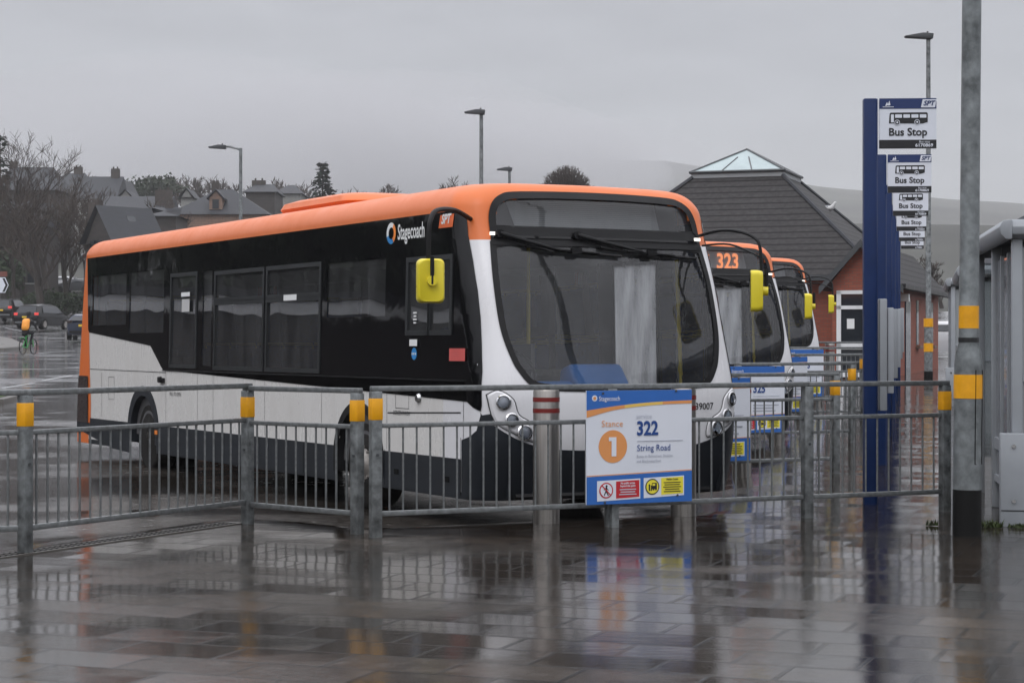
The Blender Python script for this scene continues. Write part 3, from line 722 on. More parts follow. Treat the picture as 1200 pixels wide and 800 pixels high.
    mb.build('filler_cap', root, smooth=True)
    mb = MB(); p = Vector(side_pt(8.42, 1.14, -1, 0.02)); mb.box(p, (0.05, 0.17, 0.06), MAT['blackm']); mb.box(p + Vector((-0.03, -0.03, 0.01)), (0.04, 0.09, 0.07), MAT['blackm']); mb.build('emergency_handle', root, bevel=0.012)
    # --- glazing
    for s, BP, WN, nm in ((-1, BANDL, WINL, 'driver'), (1, BANDR, WINR, 'door')):
        V, Fc = patch_geo(BP, SP(0.005, s), 0.08, 0.25, holes=WN)
        mb = MB().add(V, Fc, MAT['black']); band = mb.build('window_band', root, smooth=True, angle=60)
        for k, (a, b, c, d) in enumerate(WN):
            V, Fc = patch_geo([(a - 0.02, c - 0.02), (b + 0.02, c - 0.02), (b + 0.02, d + 0.02), (a - 0.02, d + 0.02)], SP(-0.004, s), 0.4, 0.3)
            wn = MB().add(V, Fc, MAT['doorglass' if (s > 0 and k == 6) else ('screen' if (s > 0 and k == 7) else 'tint')]).build('window', root, smooth=True)
            if (s < 0 and k in (2, 4, 5, 6, 7, 9, 10)) or (s > 0 and k >= 6):
                wd = 0.045
                o_ = [(a - wd, c - wd), (b + wd, c - wd), (b + wd, d + wd), (a - wd, d + wd)]; i_ = [(a, c), (b, c), (b, d), (a, d)]
                V, Fc = ring_geo(o_, i_, SP(0.016, s)); m2 = MB().add(V, Fc, MAT['frame'])
                V, Fc = ring_geo(i_, i_, SP(0.016, s)); nI = len(V) // 2; V = V[:nI] + [side_pt(q[0], q[1], s, -0.004) for q in i_]; m2.add(V, Fc, MAT['frame'])
                V = [side_pt(q[0], q[1], s, 0.016) for q in o_] + [side_pt(q[0], q[1], s, 0.004) for q in o_]; m2.add(V, Fc, MAT['frame'])
                m2.build('window_frame', wn)
    # windscreen and destination glass
    def poly_ring(poly, d, e, mat, mb):
        V, Fc = ring_geo(poly, inset_poly(poly, d), FP(e)); mb.add(V, Fc, mat)
    wsc = patch_geo(inset_poly(WSP, 0.015), FP(-0.004), 0.06, 0.08); wso = MB().add(*wsc, MAT['screen']).build('windscreen', root, smooth=True)
    mb = MB(); poly_ring(WSP, 0.055, 0.006, MAT['blackm'], mb); mb.build('windscreen_seal', wso, smooth=True, angle=60)
    dgg = patch_geo(inset_poly(DGP, 0.012), FP(-0.004), 0.06, 0.08); dgo = MB().add(*dgg, MAT['screen']).build('destination_glass', root, smooth=True)
    mb = MB(); poly_ring(inset_poly(DGP, -0.03), 0.065, 0.014, MAT['blackm'], mb); mb.build('glass_surround', dgo, smooth=True, angle=60)
    mb = MB(); V, Fc = patch_geo([(-1.10, 2.435), (-1.075, 2.60), (1.075, 2.60), (1.10, 2.435)], FP(0.009), 0.06, 0.04); mb.add(V, Fc, MAT['blackm'])
    V, Fc = patch_geo([(-1.08, 2.50), (-1.08, 2.52), (1.08, 2.52), (1.08, 2.50)], FP(0.022), 0.06, 0.0); mb.add(V, Fc, MAT['black'])
    header = mb.build('wiper_header', root, smooth=True, angle=60)
    for sx in (-1, 1):
        p = Vector(front_pt(sx * 1.06, 2.535, 0.012)); MB().box(p, (0.06, 0.03, 0.028), MAT['marker']).build('marker_lamp', header)
    # blind box: dark casing with the display inside
    mb = MB(); 
    fnb = lambda dy: (lambda a, b: (a, 0.66 + dy, b))
    V, Fc = patch_geo([(-1.1, 2.50), (1.1, 2.50), (1.06, 2.91), (-1.06, 2.91)], fnb(0.12), 0, 0); mb.add(V, Fc, MAT['inner_dark'])
    mb.box((0, 0.60, 2.505), (2.2, 0.30, 0.012), MAT['inner_dark'])
    blind = mb.build('blind_box', root)
    mb = MB(); V, Fc = patch_geo([(-0.66, 2.55), (0.86, 2.55), (0.77, 2.885), (-0.80, 2.885)], fnb(0.06), 0, 0); mb.add(V, Fc, MAT['blindgrey'])
    for i in range(18):
        z = 2.565 + i * 0.0175; mb.box((0.03, 0.717, z), (1.44, 0.002, 0.005), MAT['inner'])
    mb.build('destination_display', blind)
    # wipers hang from the header
    for x0, x1, z1 in ((-1.02, 0.02, 2.36), (-0.28, 0.86, 2.37)):
        mb = MB(); a = Vector(front_pt(x0, 2.535, 0.05)); b = Vector(front_pt((x0 + x1) * 0.55 + 0.05, 2.40, 0.06))
        mb.tube([front_pt(x0, 2.535, 0.0), front_pt(x0, 2.535, 0.06)], 0.035, MAT['blackm'], 10)
        mb.tube([a, (a + b) / 2 + Vector((0, -0.015, -0.005)), b], [0.022, 0.017, 0.012], MAT['blackm'], 8)
        a2 = a + Vector((0.03, 0, -0.035)); mb.tube([a2, b + Vector((-0.05, 0, -0.02))], 0.008, MAT['blackm'], 6)
        l = x1 - x0
        bl = [front_pt(x0 + 0.22 + (l - 0.1) * t, 2.41 - 0.055 * t + (0.02 if t == 0 else 0), 0.03) for t in (0, 0.25, 0.5, 0.75, 1)]
        mb.tube(bl, 0.016, MAT['blackm'], 6)
        mb.tube([(p[0], p[1] - 0.022, p[2] + 0.008) for p in bl[1:4]], 0.011, MAT['blackm'], 6)
        mb.box((bl[2][0], bl[2][1] - 0.03, bl[2][2] + 0.012), (0.10, 0.03, 0.05), MAT['blackm'])
        mb.build('wiper', root, smooth=True)
    # --- headlamps: three round lamps in a moulded pod each side
    for s in (-1, 1):
        ol = catmull([(-1.285, 1.15), (-1.20, 1.19), (-1.08, 1.11), (-1.03, 0.98), (-0.89, 0.89), (-0.885, 0.74), (-1.08, 0.815), (-1.235, 0.92), (-1.285, 1.15)], 4)[:-1]
        ol = [(-x * s, z) for x, z in ol]
        pod = MB(); V, Fc = ring_geo(ol, inset_poly(ol, 0.007), FP(0.007)); pod.add(V, Fc, MAT['frame'])
        V, Fc = patch_geo(inset_poly(ol, 0.02), FP(0.012), 0.03, 0.04); pod.add(V, Fc, MAT['white_clean'])
        V, Fc = ring_geo(inset_poly(ol, 0.008), inset_poly(ol, 0.02), FP(0.0)); nn = len(V) // 2
        V = [front_pt(*q, 0.004) for q in inset_poly(ol, 0.008)] + [front_pt(*q, 0.012) for q in inset_poly(ol, 0.02)]; pod.add(V, Fc, MAT['white_clean'])
        po = pod.build('headlamp_pod', root, smooth=True, angle=50)
        for vv, z, r in ((1.172, 1.085, 0.052), (1.105, 0.935, 0.047), (0.985, 0.825, 0.056)):
            x = vv * s; p = Vector(front_pt(x, z, 0.012)); q = Vector(front_pt(x * 0.96, z, 0.012)) - Vector(front_pt(x * 1.01, z, 0.012))
            ang = math.atan2(q.y, q.x) if q.x > 0 else math.atan2(-q.y, -q.x)
            rot = Matrix.Rotation(ang, 3, 'Z') @ Matrix.Rotation(R(-6), 3, 'X')
            def place(mb):
                for i, v in enumerate(mb.v): mb.v[i] = tuple(rot @ Vector(v) + p)
                return mb
            place(MB().lathe([(r + 0.012, 0.006), (r + 0.014, -0.012), (r + 0.003, -0.02), (r, -0.008), (r * 0.93, 0.0), (r * 0.8, 0.018), (r * 0.4, 0.028), (0.001, 0.03)], MAT['chrome'], 20, 'Y')).build('headlamp', po, smooth=True)
            place(MB().lathe([(0.001, -0.022), (r * 0.45, -0.02), (r * 0.8, -0.016), (r * 0.99, -0.010)], MAT['lens'], 20, 'Y')).build('lens', po, smooth=True)
    # --- wheels
    def wheel(u, s, dual):
        tw = 0.26; mb = MB()
        xo = s * (BW / 2 - 0.06)
        prof = [(0.26, 0.0), (0.29, -0.012), (0.38, -0.006), (0.415, -0.02), (0.43, -0.05), (0.43, -tw + 0.05), (0.41, -tw + 0.01), (0.30, -tw)]
        sg = s
        t = MB().lathe([(r, sg * h) for r, h in prof], MAT['rubber'], 40, 'X')
        if dual: t.lathe([(r, sg * (h - 0.31)) for r, h in prof], MAT['rubber'], 32, 'X')
        off = Vector((xo, u, AZ))
        for i, v in enumerate(t.v): t.v[i] = tuple(Vector(v) + off)
        w_ = t.build('wheel', root, smooth=True, angle=50)
        dish = [(0.265, -0.01), (0.255, -0.03), (0.235, -0.06), (0.20, -0.13 if dual else -0.03), (0.15, -0.15 if dual else 0.0), (0.11, -0.14 if dual else 0.012), (0.10, -0.02 if dual else 0.03), (0.05, 0.0 if dual else 0.05), (0.001, 0.0 if dual else 0.055)]
        r_ = MB().lathe([(r, sg * h) for r, h in dish], MAT['rim'], 32, 'X')
        for k in range(8):
            an = 2 * math.pi * k / 8
            hh = (-0.14 if dual else 0.0)
            r_.tube([(sg * (hh - 0.01), 0.165 * math.cos(an), 0.165 * math.sin(an)), (sg * (hh + 0.03), 0.165 * math.cos(an), 0.165 * math.sin(an))], 0.014, MAT['rim'], 6)
            an += math.pi / 8
            r_.tube([(sg * (hh - 0.012), 0.205 * math.cos(an), 0.205 * math.sin(an)), (sg * (hh + (-0.008 if not dual else 0.02)), 0.205 * math.cos(an), 0.205 * math.sin(an))], 0.028, MAT['under'], 8)
        for i, v in enumerate(r_.v): r_.v[i] = tuple(Vector(v) + off)
        r_.build('rim', w_, smooth=True, angle=50)
        # arch lip
        mb = MB(); an = [R(-12 + 204 * k / 28) for k in range(29)]
        ro, ri = (0.61, 0.485) if dual else (0.58, 0.50)
        pr = [(u + ro * math.cos(a), max(0.27, AZ + 0.02 + ro * math.sin(a))) for a in an]; pi_ = [(u + ri * math.cos(a), max(0.27, AZ + 0.02 + ri * math.sin(a))) for a in an]
        V = [side_pt(a, b, s, 0.014) for a, b in pr] + [side_pt(a, b, s, 0.014) for a, b in pi_] + [side_pt(a, b, s, 0.0) for a, b in pr] + [side_pt(a, b, s, -0.16) for a, b in pi_]
        nn = len(pr); Fc = []
        for k in range(nn - 1): Fc += [(k, k + 1, nn + k + 1, nn + k), (k, k + 1, 2 * nn + k + 1, 2 * nn + k), (nn + k, nn + k + 1, 3 * nn + k + 1, 3 * nn + k)]
        mb.add(V, Fc, MAT['skirt'] if dual else MAT['blackm']); mb.build('wheel_arch', root, smooth=True, angle=40)
        mb = MB(); wl = [(u + 0.56 * math.cos(R(-5 + 190 * k / 16)), AZ + 0.02 + 0.56 * math.sin(R(-5 + 190 * k / 16))) for k in range(17)]
        V = [(s * (BW / 2 - 0.02), a, b) for a, b in wl] + [(s * (BW / 2 - 0.75), a, b) for a, b in wl]
        mb.add(V, [(k, k + 1, 17 + k + 1, 17 + k) for k in range(16)] + [tuple(range(17, 34))], MAT['under']); mb.build('wheel_well', root)
    for s in (-1, 1): wheel(AX_F, s, False); wheel(AX_R, s, True)
    # --- underside, floor, ceiling
    mb = MB()
    mb.box((0, 6.0, 0.33), (2.1, 11.2, 0.06), MAT['under']); mb.box((0, 10.9, 0.42), (2.2, 1.8, 0.1), MAT['under'])
    mb.box((0, 7.5, 0.27), (1.0, 3.0, 0.12), MAT['under'])
    mb.tube([(-0.9, AX_R, AZ), (0.9, AX_R, AZ)], 0.09, MAT['under'], 8); mb.tube([(-0.9, AX_F, AZ), (0.9, AX_F, AZ)], 0.07, MAT['under'], 8)
    mb.build('chassis', root)
    mb = MB(); mb.box((0, 4.4, 0.42), (2.44, 7.6, 0.03), MAT['inner_dark']); mb.box((0, 9.9, 0.72), (2.44, 3.4, 0.62), MAT['inner_dark'])
    mb.build('floor', root)
    mb = MB(); mb.box((0, 6.3, 2.62), (2.36, 10.6, 0.02), MAT['inner']); 
    for s in (-1, 1): mb.box((s * 1.02, 6.6, 2.52), (0.30, 9.8, 0.14), MAT['inner'], Matrix.Rotation(R(s * 30), 3, 'Y'))
    mb.build('ceiling', root)
    mb = MB(); mb.box((0, 11.62, 1.9), (2.3, 0.04, 1.5), MAT['inner']); mb.build('rear_bulkhead', root)
    mb = MB()
    for s in (-1, 1): mb.box((s * 1.245, 5.4 if s < 0 else 7.0, 0.84), (0.03, 9.4 if s < 0 else 8.6, 0.80), MAT['inner_dark'])
    mb.build('inner_lining', root)
    # seats
    sm = MB(); sm.box((0, 0, 0.44), (0.86, 0.42, 0.09), MAT['seat']); sm.box((0, 0.22, 0.76), (0.86, 0.08, 0.66), MAT['seat'], Matrix.Rotation(R(-8), 3, 'X')); sm.box((0, 0.05, 0.2), (0.5, 0.1, 0.4), MAT['inner_dark'])
    sm.tube([(-0.4, 0.27, 1.02), (-0.4, 0.27, 1.14), (0.4, 0.27, 1.14), (0.4, 0.27, 1.02)], 0.018, MAT['polyellow'], 6)
    first = sm.build('seat', root, bevel=0.03)
    k = 0
    for u in (3.9, 4.7, 5.5, 6.3, 7.1, 8.5, 9.3, 10.1, 10.9):
        for s in (-1, 1):
            if s > 0 and u > 6.5 and u < 8: continue
            o = first if k == 0 else first.copy()
            if k: COL.objects.link(o)
            o.location = (s * 0.76, u, 0.44 if u < 8 else 1.03); k += 1
    mb = MB()
    for x, u in ((0.42, 2.45), (-0.32, 3.6), (0.32, 5.1), (0.32, 7.4)): MB().tube([(x, u, 0.43), (x, u, 2.61)], 0.02, MAT['polyellow' if u < 3 else 'inner'], 8).build('grab_pole', root)
    # cab
    mb = MB(); mb.box((-0.12, 2.05, 1.0), (0.04, 1.3, 1.16), MAT['inner_dark']); mb.box((-0.66, 2.68, 1.35), (1.1, 0.04, 1.9), MAT['inner_dark']); mb.build('cab_partition', root)
    mb = MB(); mb.prism([(0.20, 0.45), (0.20, 1.12), (0.42, 1.26), (0.62, 1.22), (0.72, 1.0), (0.66, 0.45)], -1.12, 0.10, MAT['dash'], lambda a, b, t: (t, a, b))
    mb.prism([(0.26, 0.45), (0.26, 1.20), (0.44, 1.41), (0.62, 1.36), (0.70, 0.45)], -0.30, 0.26, MAT['dash'], lambda a, b, t: (t, a, b))
    mb.box((0.70, 0.32, 0.8), (0.9, 0.16, 0.8), MAT['inner_dark']); 
    mb.build('dashboard', root, bevel=0.05, seg=3)
    mb = MB(); pts = [(-0.62 + 0.23 * math.cos(a), 0.90 + 0.13 * math.sin(a), 1.34 + 0.19 * math.sin(a)) for a in [2 * math.pi * q / 24 for q in range(25)]]
    mb.tube(pts, 0.015, MAT['blackm'], 6, caps=False); mb.tube([(-0.62, 0.90, 1.34), (-0.62, 0.72, 1.12)], 0.03, MAT['blackm'], 6); mb.tube([(-0.84, 0.9, 1.34), (-0.40, 0.9, 1.34)], 0.014, MAT['blackm'], 6)
    mb.build('steering_wheel', root, smooth=True)
    mb = MB(); mb.box((-0.62, 1.55, 0.92), (0.48, 0.48, 0.12), MAT['seat']); mb.box((-0.62, 1.82, 1.34), (0.46, 0.12, 0.80), MAT['seat'], Matrix.Rotation(R(-8), 3, 'X')); mb.box((-0.62, 1.6, 0.66), (0.3, 0.3, 0.42), MAT['inner_dark'])
    mb.build('driver_seat', root, bevel=0.05)
    mb = MB(); mb.box((0.30, 1.25, 1.18), (0.32, 0.30, 0.22), MAT['inner_dark']); mb.box((0.25, 1.3, 0.75), (0.1, 0.1, 0.7), MAT['inner_dark']); mb.build('ticket_machine', root, bevel=0.02)
    # --- mirrors
    def mirror(s):
        mb = MB()
        if s < 0:
            arm = catmull([(-1.22, 0.55, 2.66), (-1.45, 0.40, 2.72), (-1.72, 0.20, 2.70), (-1.82, 0.12, 2.62), (-1.85, 0.10, 2.48), (-1.85, 0.10, 2.12)], 5); c = Vector((-1.85, 0.07, 2.10)); rz = R(-18)
        else:
            arm = catmull([(1.08, 0.42, 2.57), (1.16, 0.22, 2.61), (1.24, 0.02, 2.595), (1.30, -0.14, 2.53), (1.32, -0.2, 2.42), (1.325, -0.21, 2.06)], 5); c = Vector((1.235, -0.22, 2.05)); rz = R(57)
        mb.tube(arm, 0.021 if s < 0 else 0.015, MAT['blackm'], 8)
        if s > 0: mb.tube(catmull([(1.10, 0.40, 2.48), (1.20, 0.1, 2.48), (1.315, -0.2, 2.36)], 5), 0.010, MAT['blackm'], 6)
        a_ = mb.build('mirror_arm', root, smooth=True)
        rot = Matrix.Rotation(rz, 3, 'Z')
        mb = MB(); out_ = rrect(-0.115, -0.185, 0.115, 0.185, 0.045, 5); inn = rrect(-0.10, -0.17, 0.10, 0.17, 0.05, 5)
        lay = [(inn, -0.075), (rrect(-0.108, -0.178, 0.108, 0.178, 0.05, 5), -0.062), (out_, -0.03), (out_, 0.03), (inn, 0.035)]
        V, Fc = [], []
        nn = len(out_)
        for pl, y in lay: V += [rot @ Vector((a, y, b)) + c for a, b in pl]
        for j in range(len(lay) - 1):
            for k in range(nn): Fc.append((j * nn + k, j * nn + (k + 1) % nn, (j + 1) * nn + (k + 1) % nn, (j + 1) * nn + k))
        Fc.append(tuple(range(nn - 1, -1, -1))); mb.add(V, Fc, MAT['yellow'])
        mb.add([rot @ Vector((a, 0.037, b)) + c for a, b in inn], [tuple(range(nn))], MAT['mirror'])
        h_ = mb.build('mirror_head', root, smooth=True, angle=50)
        mb = MB(); pv_ = c + rot @ Vector((0.0, -0.085, -0.01)); 
        mb.tube([c + rot @ Vector((0, -0.06, 0.0)), c + rot @ Vector((0, -0.125, 0.0))], 0.042, MAT['yellow'], 14); mb.tube([c + rot @ Vector((0, -0.11, 0.20)), c + rot @ Vector((0, -0.11, -0.03))], 0.018, MAT['blackm'], 8)
        mb.build('mirror_pivot', h_, smooth=True, angle=50)
    mirror(-1); mirror(1)
    # --- roof pod, rear camera, rear lamps
    mb = MB(); V, Fc = [], []
    rings = [(0.80, 0.0, 0), (0.84, 0.05, 0.0), (0.82, 0.11, 0.06), (0.72, 0.145, 0.2), (0.3, 0.155, 0.5)]
    for hw_, z, iu in rings: V += [(a, b, 2.995 + z) for a, b in rrect(-hw_, 3.68 + iu, hw_, 5.75 - iu, min(0.25, hw_ * 0.6), 4)]
    nn = len(V) // len(rings)
    for j in range(len(rings) - 1):
        for k in range(nn): Fc.append((j * nn + k, j * nn + (k + 1) % nn, (j + 1) * nn + (k + 1) % nn, (j + 1) * nn + k))
    Fc.append(tuple((len(rings) - 1) * nn + k for k in range(nn)))
    V = [(a - 0.12, b, c) for a, b, c in V]
    mb.add(V, Fc, MAT['orange']); mb.build('roof_pod', root, smooth=True, angle=40)
    mb = MB(); p = Vector(side_pt(11.72, 2.78, -1, 0.0)); mb.lathe([(0.03, -0.04), (0.035, 0.03), (0.02, 0.06), (0.001, 0.062)], MAT['cdark'], 12, 'Y', p + Vector((-0.03, 0.03, 0))); mb.build('rear_camera', root, smooth=True, angle=40)
    for s in (-1, 1):
        mb = MB(); V, Fc = patch_geo([(11.50, 0.52), (12.01, 0.52), (11.94, 1.15), (11.50, 1.15)], SP(0.012, s), 0.05, 0.3); mb.add(V, Fc, MAT['rearlamp'])
        mb.build('rear_lamp', root, smooth=True)
    mb = MB(); mb.box((0, BL - 0.16, 2.1), (2.0, 0.03, 0.75), MAT['black']); mb.build('rear_window', root)
    # --- emblem, lettering, cards in the side windows
    mb = MB()
    ring = lambda r0, r1, a0, a1: [(r0 * math.cos(R(a0 + (a1 - a0) * k / 14)), r0 * math.sin(R(a0 + (a1 - a0) * k / 14))) for k in range(15)] + [(r1 * math.cos(R(a1 - (a1 - a0) * k / 14)), r1 * math.sin(R(a1 - (a1 - a0) * k / 14))) for k in range(15)]
    def emb(fn):
        for a0, a1, mt in ((60, 200, 'paper'), (200, 300, 'logo_blue'), (300, 420, 'logo_orange')):
            pl = ring(0.10, 0.055, a0, a1); nn = 15
            mb.add([fn(a, b) for a, b in pl], [(k, k + 1, 29 - k - 1, 29 - k) for k in range(14)], MAT[mt])
    emb(lambda a, b: side_pt(1.97 - a, 2.605 + b, -1, 0.009))
    put_text(mb, 'Stagecoach', 0.20, MAT['paper'], fl(0.009), at=(-1.83, 2.60), align='LEFT', bold=0.003, squash=0.63)
    mb.build('side_lettering', root)
    mb = MB(); V, Fc = patch_geo([(0.72, 2.60), (0.99, 2.60), (0.96, 2.715), (0.71, 2.715)], SP(0.009), 0.1, 0); mb.add(V, Fc, MAT['spt'])
    put_text(mb, 'SPT', 0.115, MAT['paper'], fl(0.012), at=(-0.85, 2.672), shear=0.3, bold=0.004, squash=0.95); mb.build('side_badge', root)
    mb = MB()
    for a, b, c, d, mt in ((0.42, 0.72, 1.43, 1.54, 'red_paper'), (1.36, 1.52, 1.56, 1.62, 'paper'), (7.45, 7.75, 2.14, 2.19, 'paper'), (7.45, 7.72, 1.96, 2.11, 'inner'), (4.2, 4.55, 2.03, 2.09, 'paper')):
        V, Fc = patch_geo([(a, c), (b, c), (b, d), (a, d)], SP(0.019), 0.1, 0); MB().add(V, Fc, MAT[mt]).build('paper_notice', root)
    mb.add([side_pt(1.44 - a, 1.49 + b, -1, 0.008) for a, b in disc(0, 0, 0.055)], [tuple(range(28))], MAT['logo_blue'])
    for k in (-1, 0, 1): mb.add([side_pt(1.44 - a, 1.49 + b, -1, 0.011) for a, b in disc(k * 0.034, 0, 0.012, sx=0.8)], [tuple(range(28))], MAT['paper'])
    for k in range(4): mb.box(side_pt(1.44, 1.86 - k * 0.03, -1, 0.006), (0.004, 0.07 - (k % 2) * 0.02, 0.014), MAT['paper'])
    mb.build('window_sticker', root)
    return root
MAT['blindgrey'] = M('unlit_display', (0.34, 0.35, 0.36), 0.4, var=0.15, vscale=2)
MAT['mirror'] = M('mirror_glass', (0.7, 0.7, 0.72), 0.03, metal=1.0, var=0.01)
MAT['rearlamp'] = M('dark_rear_lamp', (0.03, 0.018, 0.016), 0.3, var=0.4, vscale=20)

BTH = 0.503
BSTEP = Vector((2.12, 11.0))
def bus_loc(k):
    # the empty stands at the middle of the front, on the bay surface
    x, y = -0.19 + (BW / 2) * math.cos(BTH) + BSTEP.x * k, 16.5 + (BW / 2) * math.sin(BTH) + BSTEP.y * k
    return (x, y, -0.12 + (0.0, 0.08, 0.34)[k])
bus = make_bus()
bus.location = bus_loc(0); bus.rotation_euler = (0, 0, BTH)
G_B = 'buses parked nose-in at the stances'
tag(bus, 'nearest bus, dirty white side and blank destination display, behind the stance 1 board', 'bus', G_B)
bus2 = dup(bus, bus_loc(1), BTH, 'middle bus of the three, orange 323 lit on its destination display', G_B)
bus3 = dup(bus, bus_loc(2), BTH, 'farthest of the three buses, only its front corner showing beside the brick building', G_B)
mb = MB(); put_text(mb, '39007', 0.085, MAT['sgblack'], lambda a, b: front_pt(a, b, 0.004), at=(0.74, 1.02), align='LEFT', bold=0.001); mb.build('fleet_number', bus)
mb = MB(); lf = lambda a, b: (a, 0.70, b)
put_text(mb, '323', 0.32, MAT['led'], lf, at=(0.49, 2.71), bold=0.008, squash=0.85)
put_text(mb, 'Foot', 0.14, MAT['led'], lf, at=(0.16, 2.79), align='RIGHT', bold=0.003); put_text(mb, 'Island', 0.14, MAT['led'], lf, at=(0.16, 2.63), align='RIGHT', bold=0.003)
mb.build('lit_destination', bus2)

# ------------------------------------------------------------------ terminal building
def terminal():
    a = 0.33
    root = thing('bus_station_building', 'red brick bus station building with tiled hipped roof and glass pyramid lantern', 'building', (7.4, 61.8, 0), -a)
    z0, ze = 0.2, 3.45
    E_ = 4.9
    mb = MB(); mb.box((0, 0, (z0 + ze) / 2), (8.6, 8.6, ze - z0), MAT['brick']); mb.box((0.6, 8.0, (z0 + ze) / 2), (7.4, 7.6, ze - z0 - 0.02), MAT['brick'])
    mb.build('wall', root)
    zt, Lh = 6.62, 1.42
    mb = MB()
    lo = [(-E_, -E_, ze), (E_, -E_, ze), (E_, E_, ze), (-E_, E_, ze)]; hi = [(-Lh, -Lh, zt), (Lh, -Lh, zt), (Lh, Lh, zt), (-Lh, Lh, zt)]
    lo2 = [(x, y, z - 0.16) for x, y, z in lo]
    mb.add(lo + hi, [(k, (k + 1) % 4, 4 + (k + 1) % 4, 4 + k) for k in range(4)] + [(4, 5, 6, 7)], MAT['tiles'])
    mb.add(lo + lo2, [(k, (k + 1) % 4, 4 + (k + 1) % 4, 4 + k) for k in range(4)] + [(4, 5, 6, 7)], MAT['cdark'])
    # rear wing, lower ridge
    x0, x1, y0, y1, zr = -3.6, 4.9, 4.0, 15.0, 5.3
    mb.add([(x0, y0, ze), (x1, y0, ze), (x1, y1, ze), (x0, y1, ze), (0.6, y0 - 2, zr), (0.6, y1 - 3.2, zr)], [(1, 2, 5, 4), (2, 3, 5), (3, 0, 4, 5), (0, 1, 4), (3, 2, 1, 0)], MAT['tiles'])
    roof = mb.build('roof', root)
    mb = MB()
    for sx, sy in ((1, -1), (-1, -1), (1, 1), (-1, 1)): MB().tube([(sx * Lh, sy * Lh, zt + 0.01), (sx * E_, sy * E_, ze + 0.02)], 0.07, MAT['slate'], 6).build('hip_ridge', roof)
    # glass lantern
    mb = MB(); lz, az = zt + 0.17, zt + 0.98; l2 = Lh + 0.06
    mb.box((0, 0, zt + 0.07), (2 * Lh + 0.06, 2 * Lh + 0.06, 0.16), MAT['shelter_panel'])
    cs = [(-l2, -l2, lz), (l2, -l2, lz), (l2, l2, lz), (-l2, l2, lz)]
    mb.add(cs + [(0, 0, az)], [(0, 1, 4), (1, 2, 4), (2, 3, 4), (3, 0, 4)], MAT['lanternglass'])
    lan = mb.build('roof_lantern', roof)
    mb = MB()
    for k in range(4):
        p, q = Vector(cs[k]), Vector(cs[(k + 1) % 4]); ap = Vector((0, 0, az))
        mb.tube([p, q], 0.045, MAT['cdark'], 6); mb.tube([p, ap], 0.04, MAT['cdark'], 6)
        for t in (0.33, 0.66):
            b_ = p.lerp(q, t); mb.tube([b_, b_.lerp(ap, 0.999 if False else 0.62) if False else ap.lerp(b_, 0.36 if t in (0.33, 0.66) else 0)], 0.025, MAT['cdark'], 5)
    mb.build('glazing_bar', roof)
    # gabled wing on the corner
    gx0, gx1, gy0, gy1, gz, gr = 4.00, 5.62, -7.7, 2.6, 3.18, 4.28
    mb = MB(); gm = (gx0 + gx1) / 2
    mb.prism([(gx0, z0), (gx1, z0), (gx1, gz), (gm, gr - 0.1), (gx0, gz)], gy0, gy1, MAT['brick'], lambda a_, b_, t: (a_, t, b_))
    wg = mb.build('porch_wall', root)
    mb = MB()
    for s in (-1, 1):
        ex = gm + s * 1.12; ez = gz - 0.16
        mb.prism([(gm, gr), (ex, ez), (ex, ez - 0.09), (gm, gr - 0.09)], gy0 - 0.28, gy1 + 0.2, MAT['tiles'], lambda a_, b_, t: (a_, t, b_))
    mb.build('porch_roof', roof)
    mb = MB()
    for s in (-1, 1):
        ex = gm + s * 1.13; ez = gz - 0.17
        mb.prism([(gm, gr + 0.005), (ex, ez), (ex, ez - 0.2), (gm, gr - 0.2)], gy0 - 0.315, gy0 - 0.285, MAT['cdark'], lambda a_, b_, t: (a_, t, b_))
    mb.box((gx1 + 0.32, (gy0 + gy1) / 2, gz - 0.16), (0.13, gy1 - gy0 + 0.5, 0.12), MAT['sgblack'])
    mb.build('barge_board', roof)
    # white door with glazing
    mb = MB(); dx0, dx1, dz0, dz1, y = 4.12, 5.04, 0.56, 2.92, gy0 - 0.03
    for c, d in ((((dx0 + dx1) / 2, dz1 - 0.05), (dx1 - dx0, 0.1)), ((dx0 + 0.06, (dz0 + dz1) / 2), (0.12, dz1 - dz0)), ((dx1 - 0.06, (dz0 + dz1) / 2), (0.12, dz1 - dz0)),
                 (((dx0 + dx1) / 2, 2.46), (dx1 - dx0, 0.10)), (((dx0 + dx1) / 2, 1.42), (dx1 - dx0, 0.18)), (((dx0 + dx1) / 2, 0.66), (dx1 - dx0, 0.16))):
        mb.box((c[0], y, c[1]), (d[0], 0.07, d[1]), MAT['pvc'])
    dr = mb.build('door', root)
    MB().box(((dx0 + dx1) / 2, y + 0.012, 1.7), (dx1 - dx0 - 0.1, 0.02, 2.3), MAT['dglass']).build('pane', dr)
    MB().box((4.5, y - 0.012, 2.02), (0.2, 0.01, 0.27), MAT['paper']).build('notice', dr)
    MB().box((4.94, y - 0.05, 1.5), (0.03, 0.06, 0.2), MAT['chrome']).build('handle', dr)
    # slit windows and a door in the side wall
    for yy, w_, za, zb in ((-6.9, 0.5, 1.45, 2.75), (-2.6, 0.5, 1.45, 2.75), (0.9, 0.5, 1.45, 2.75)):
        wn = MB().box((gx1 + 0.002, yy, (za + zb) / 2), (0.03, w_, zb - za), MAT['dglass']).build('window', root)
        MB().box((gx1 + 0.05, yy, za - 0.06), (0.16, w_ + 0.16, 0.1), MAT['sandstone']).build('sill', wn)
    MB().tube([(gx1 + 0.07, -7.45, 0.3), (gx1 + 0.07, -7.45, gz - 0.2)], 0.045, MAT['sgblack'], 8).build('downpipe', root)
    MB().box((gx1 + 0.01, -4.8, 1.65), (0.05, 1.0, 2.2), MAT['carblue']).build('side_door', root)
    MB().box((gx1 + 0.12, -6.1, 2.75), (0.22, 0.26, 0.2), MAT['paper']).build('wall_lamp', root)
    return root
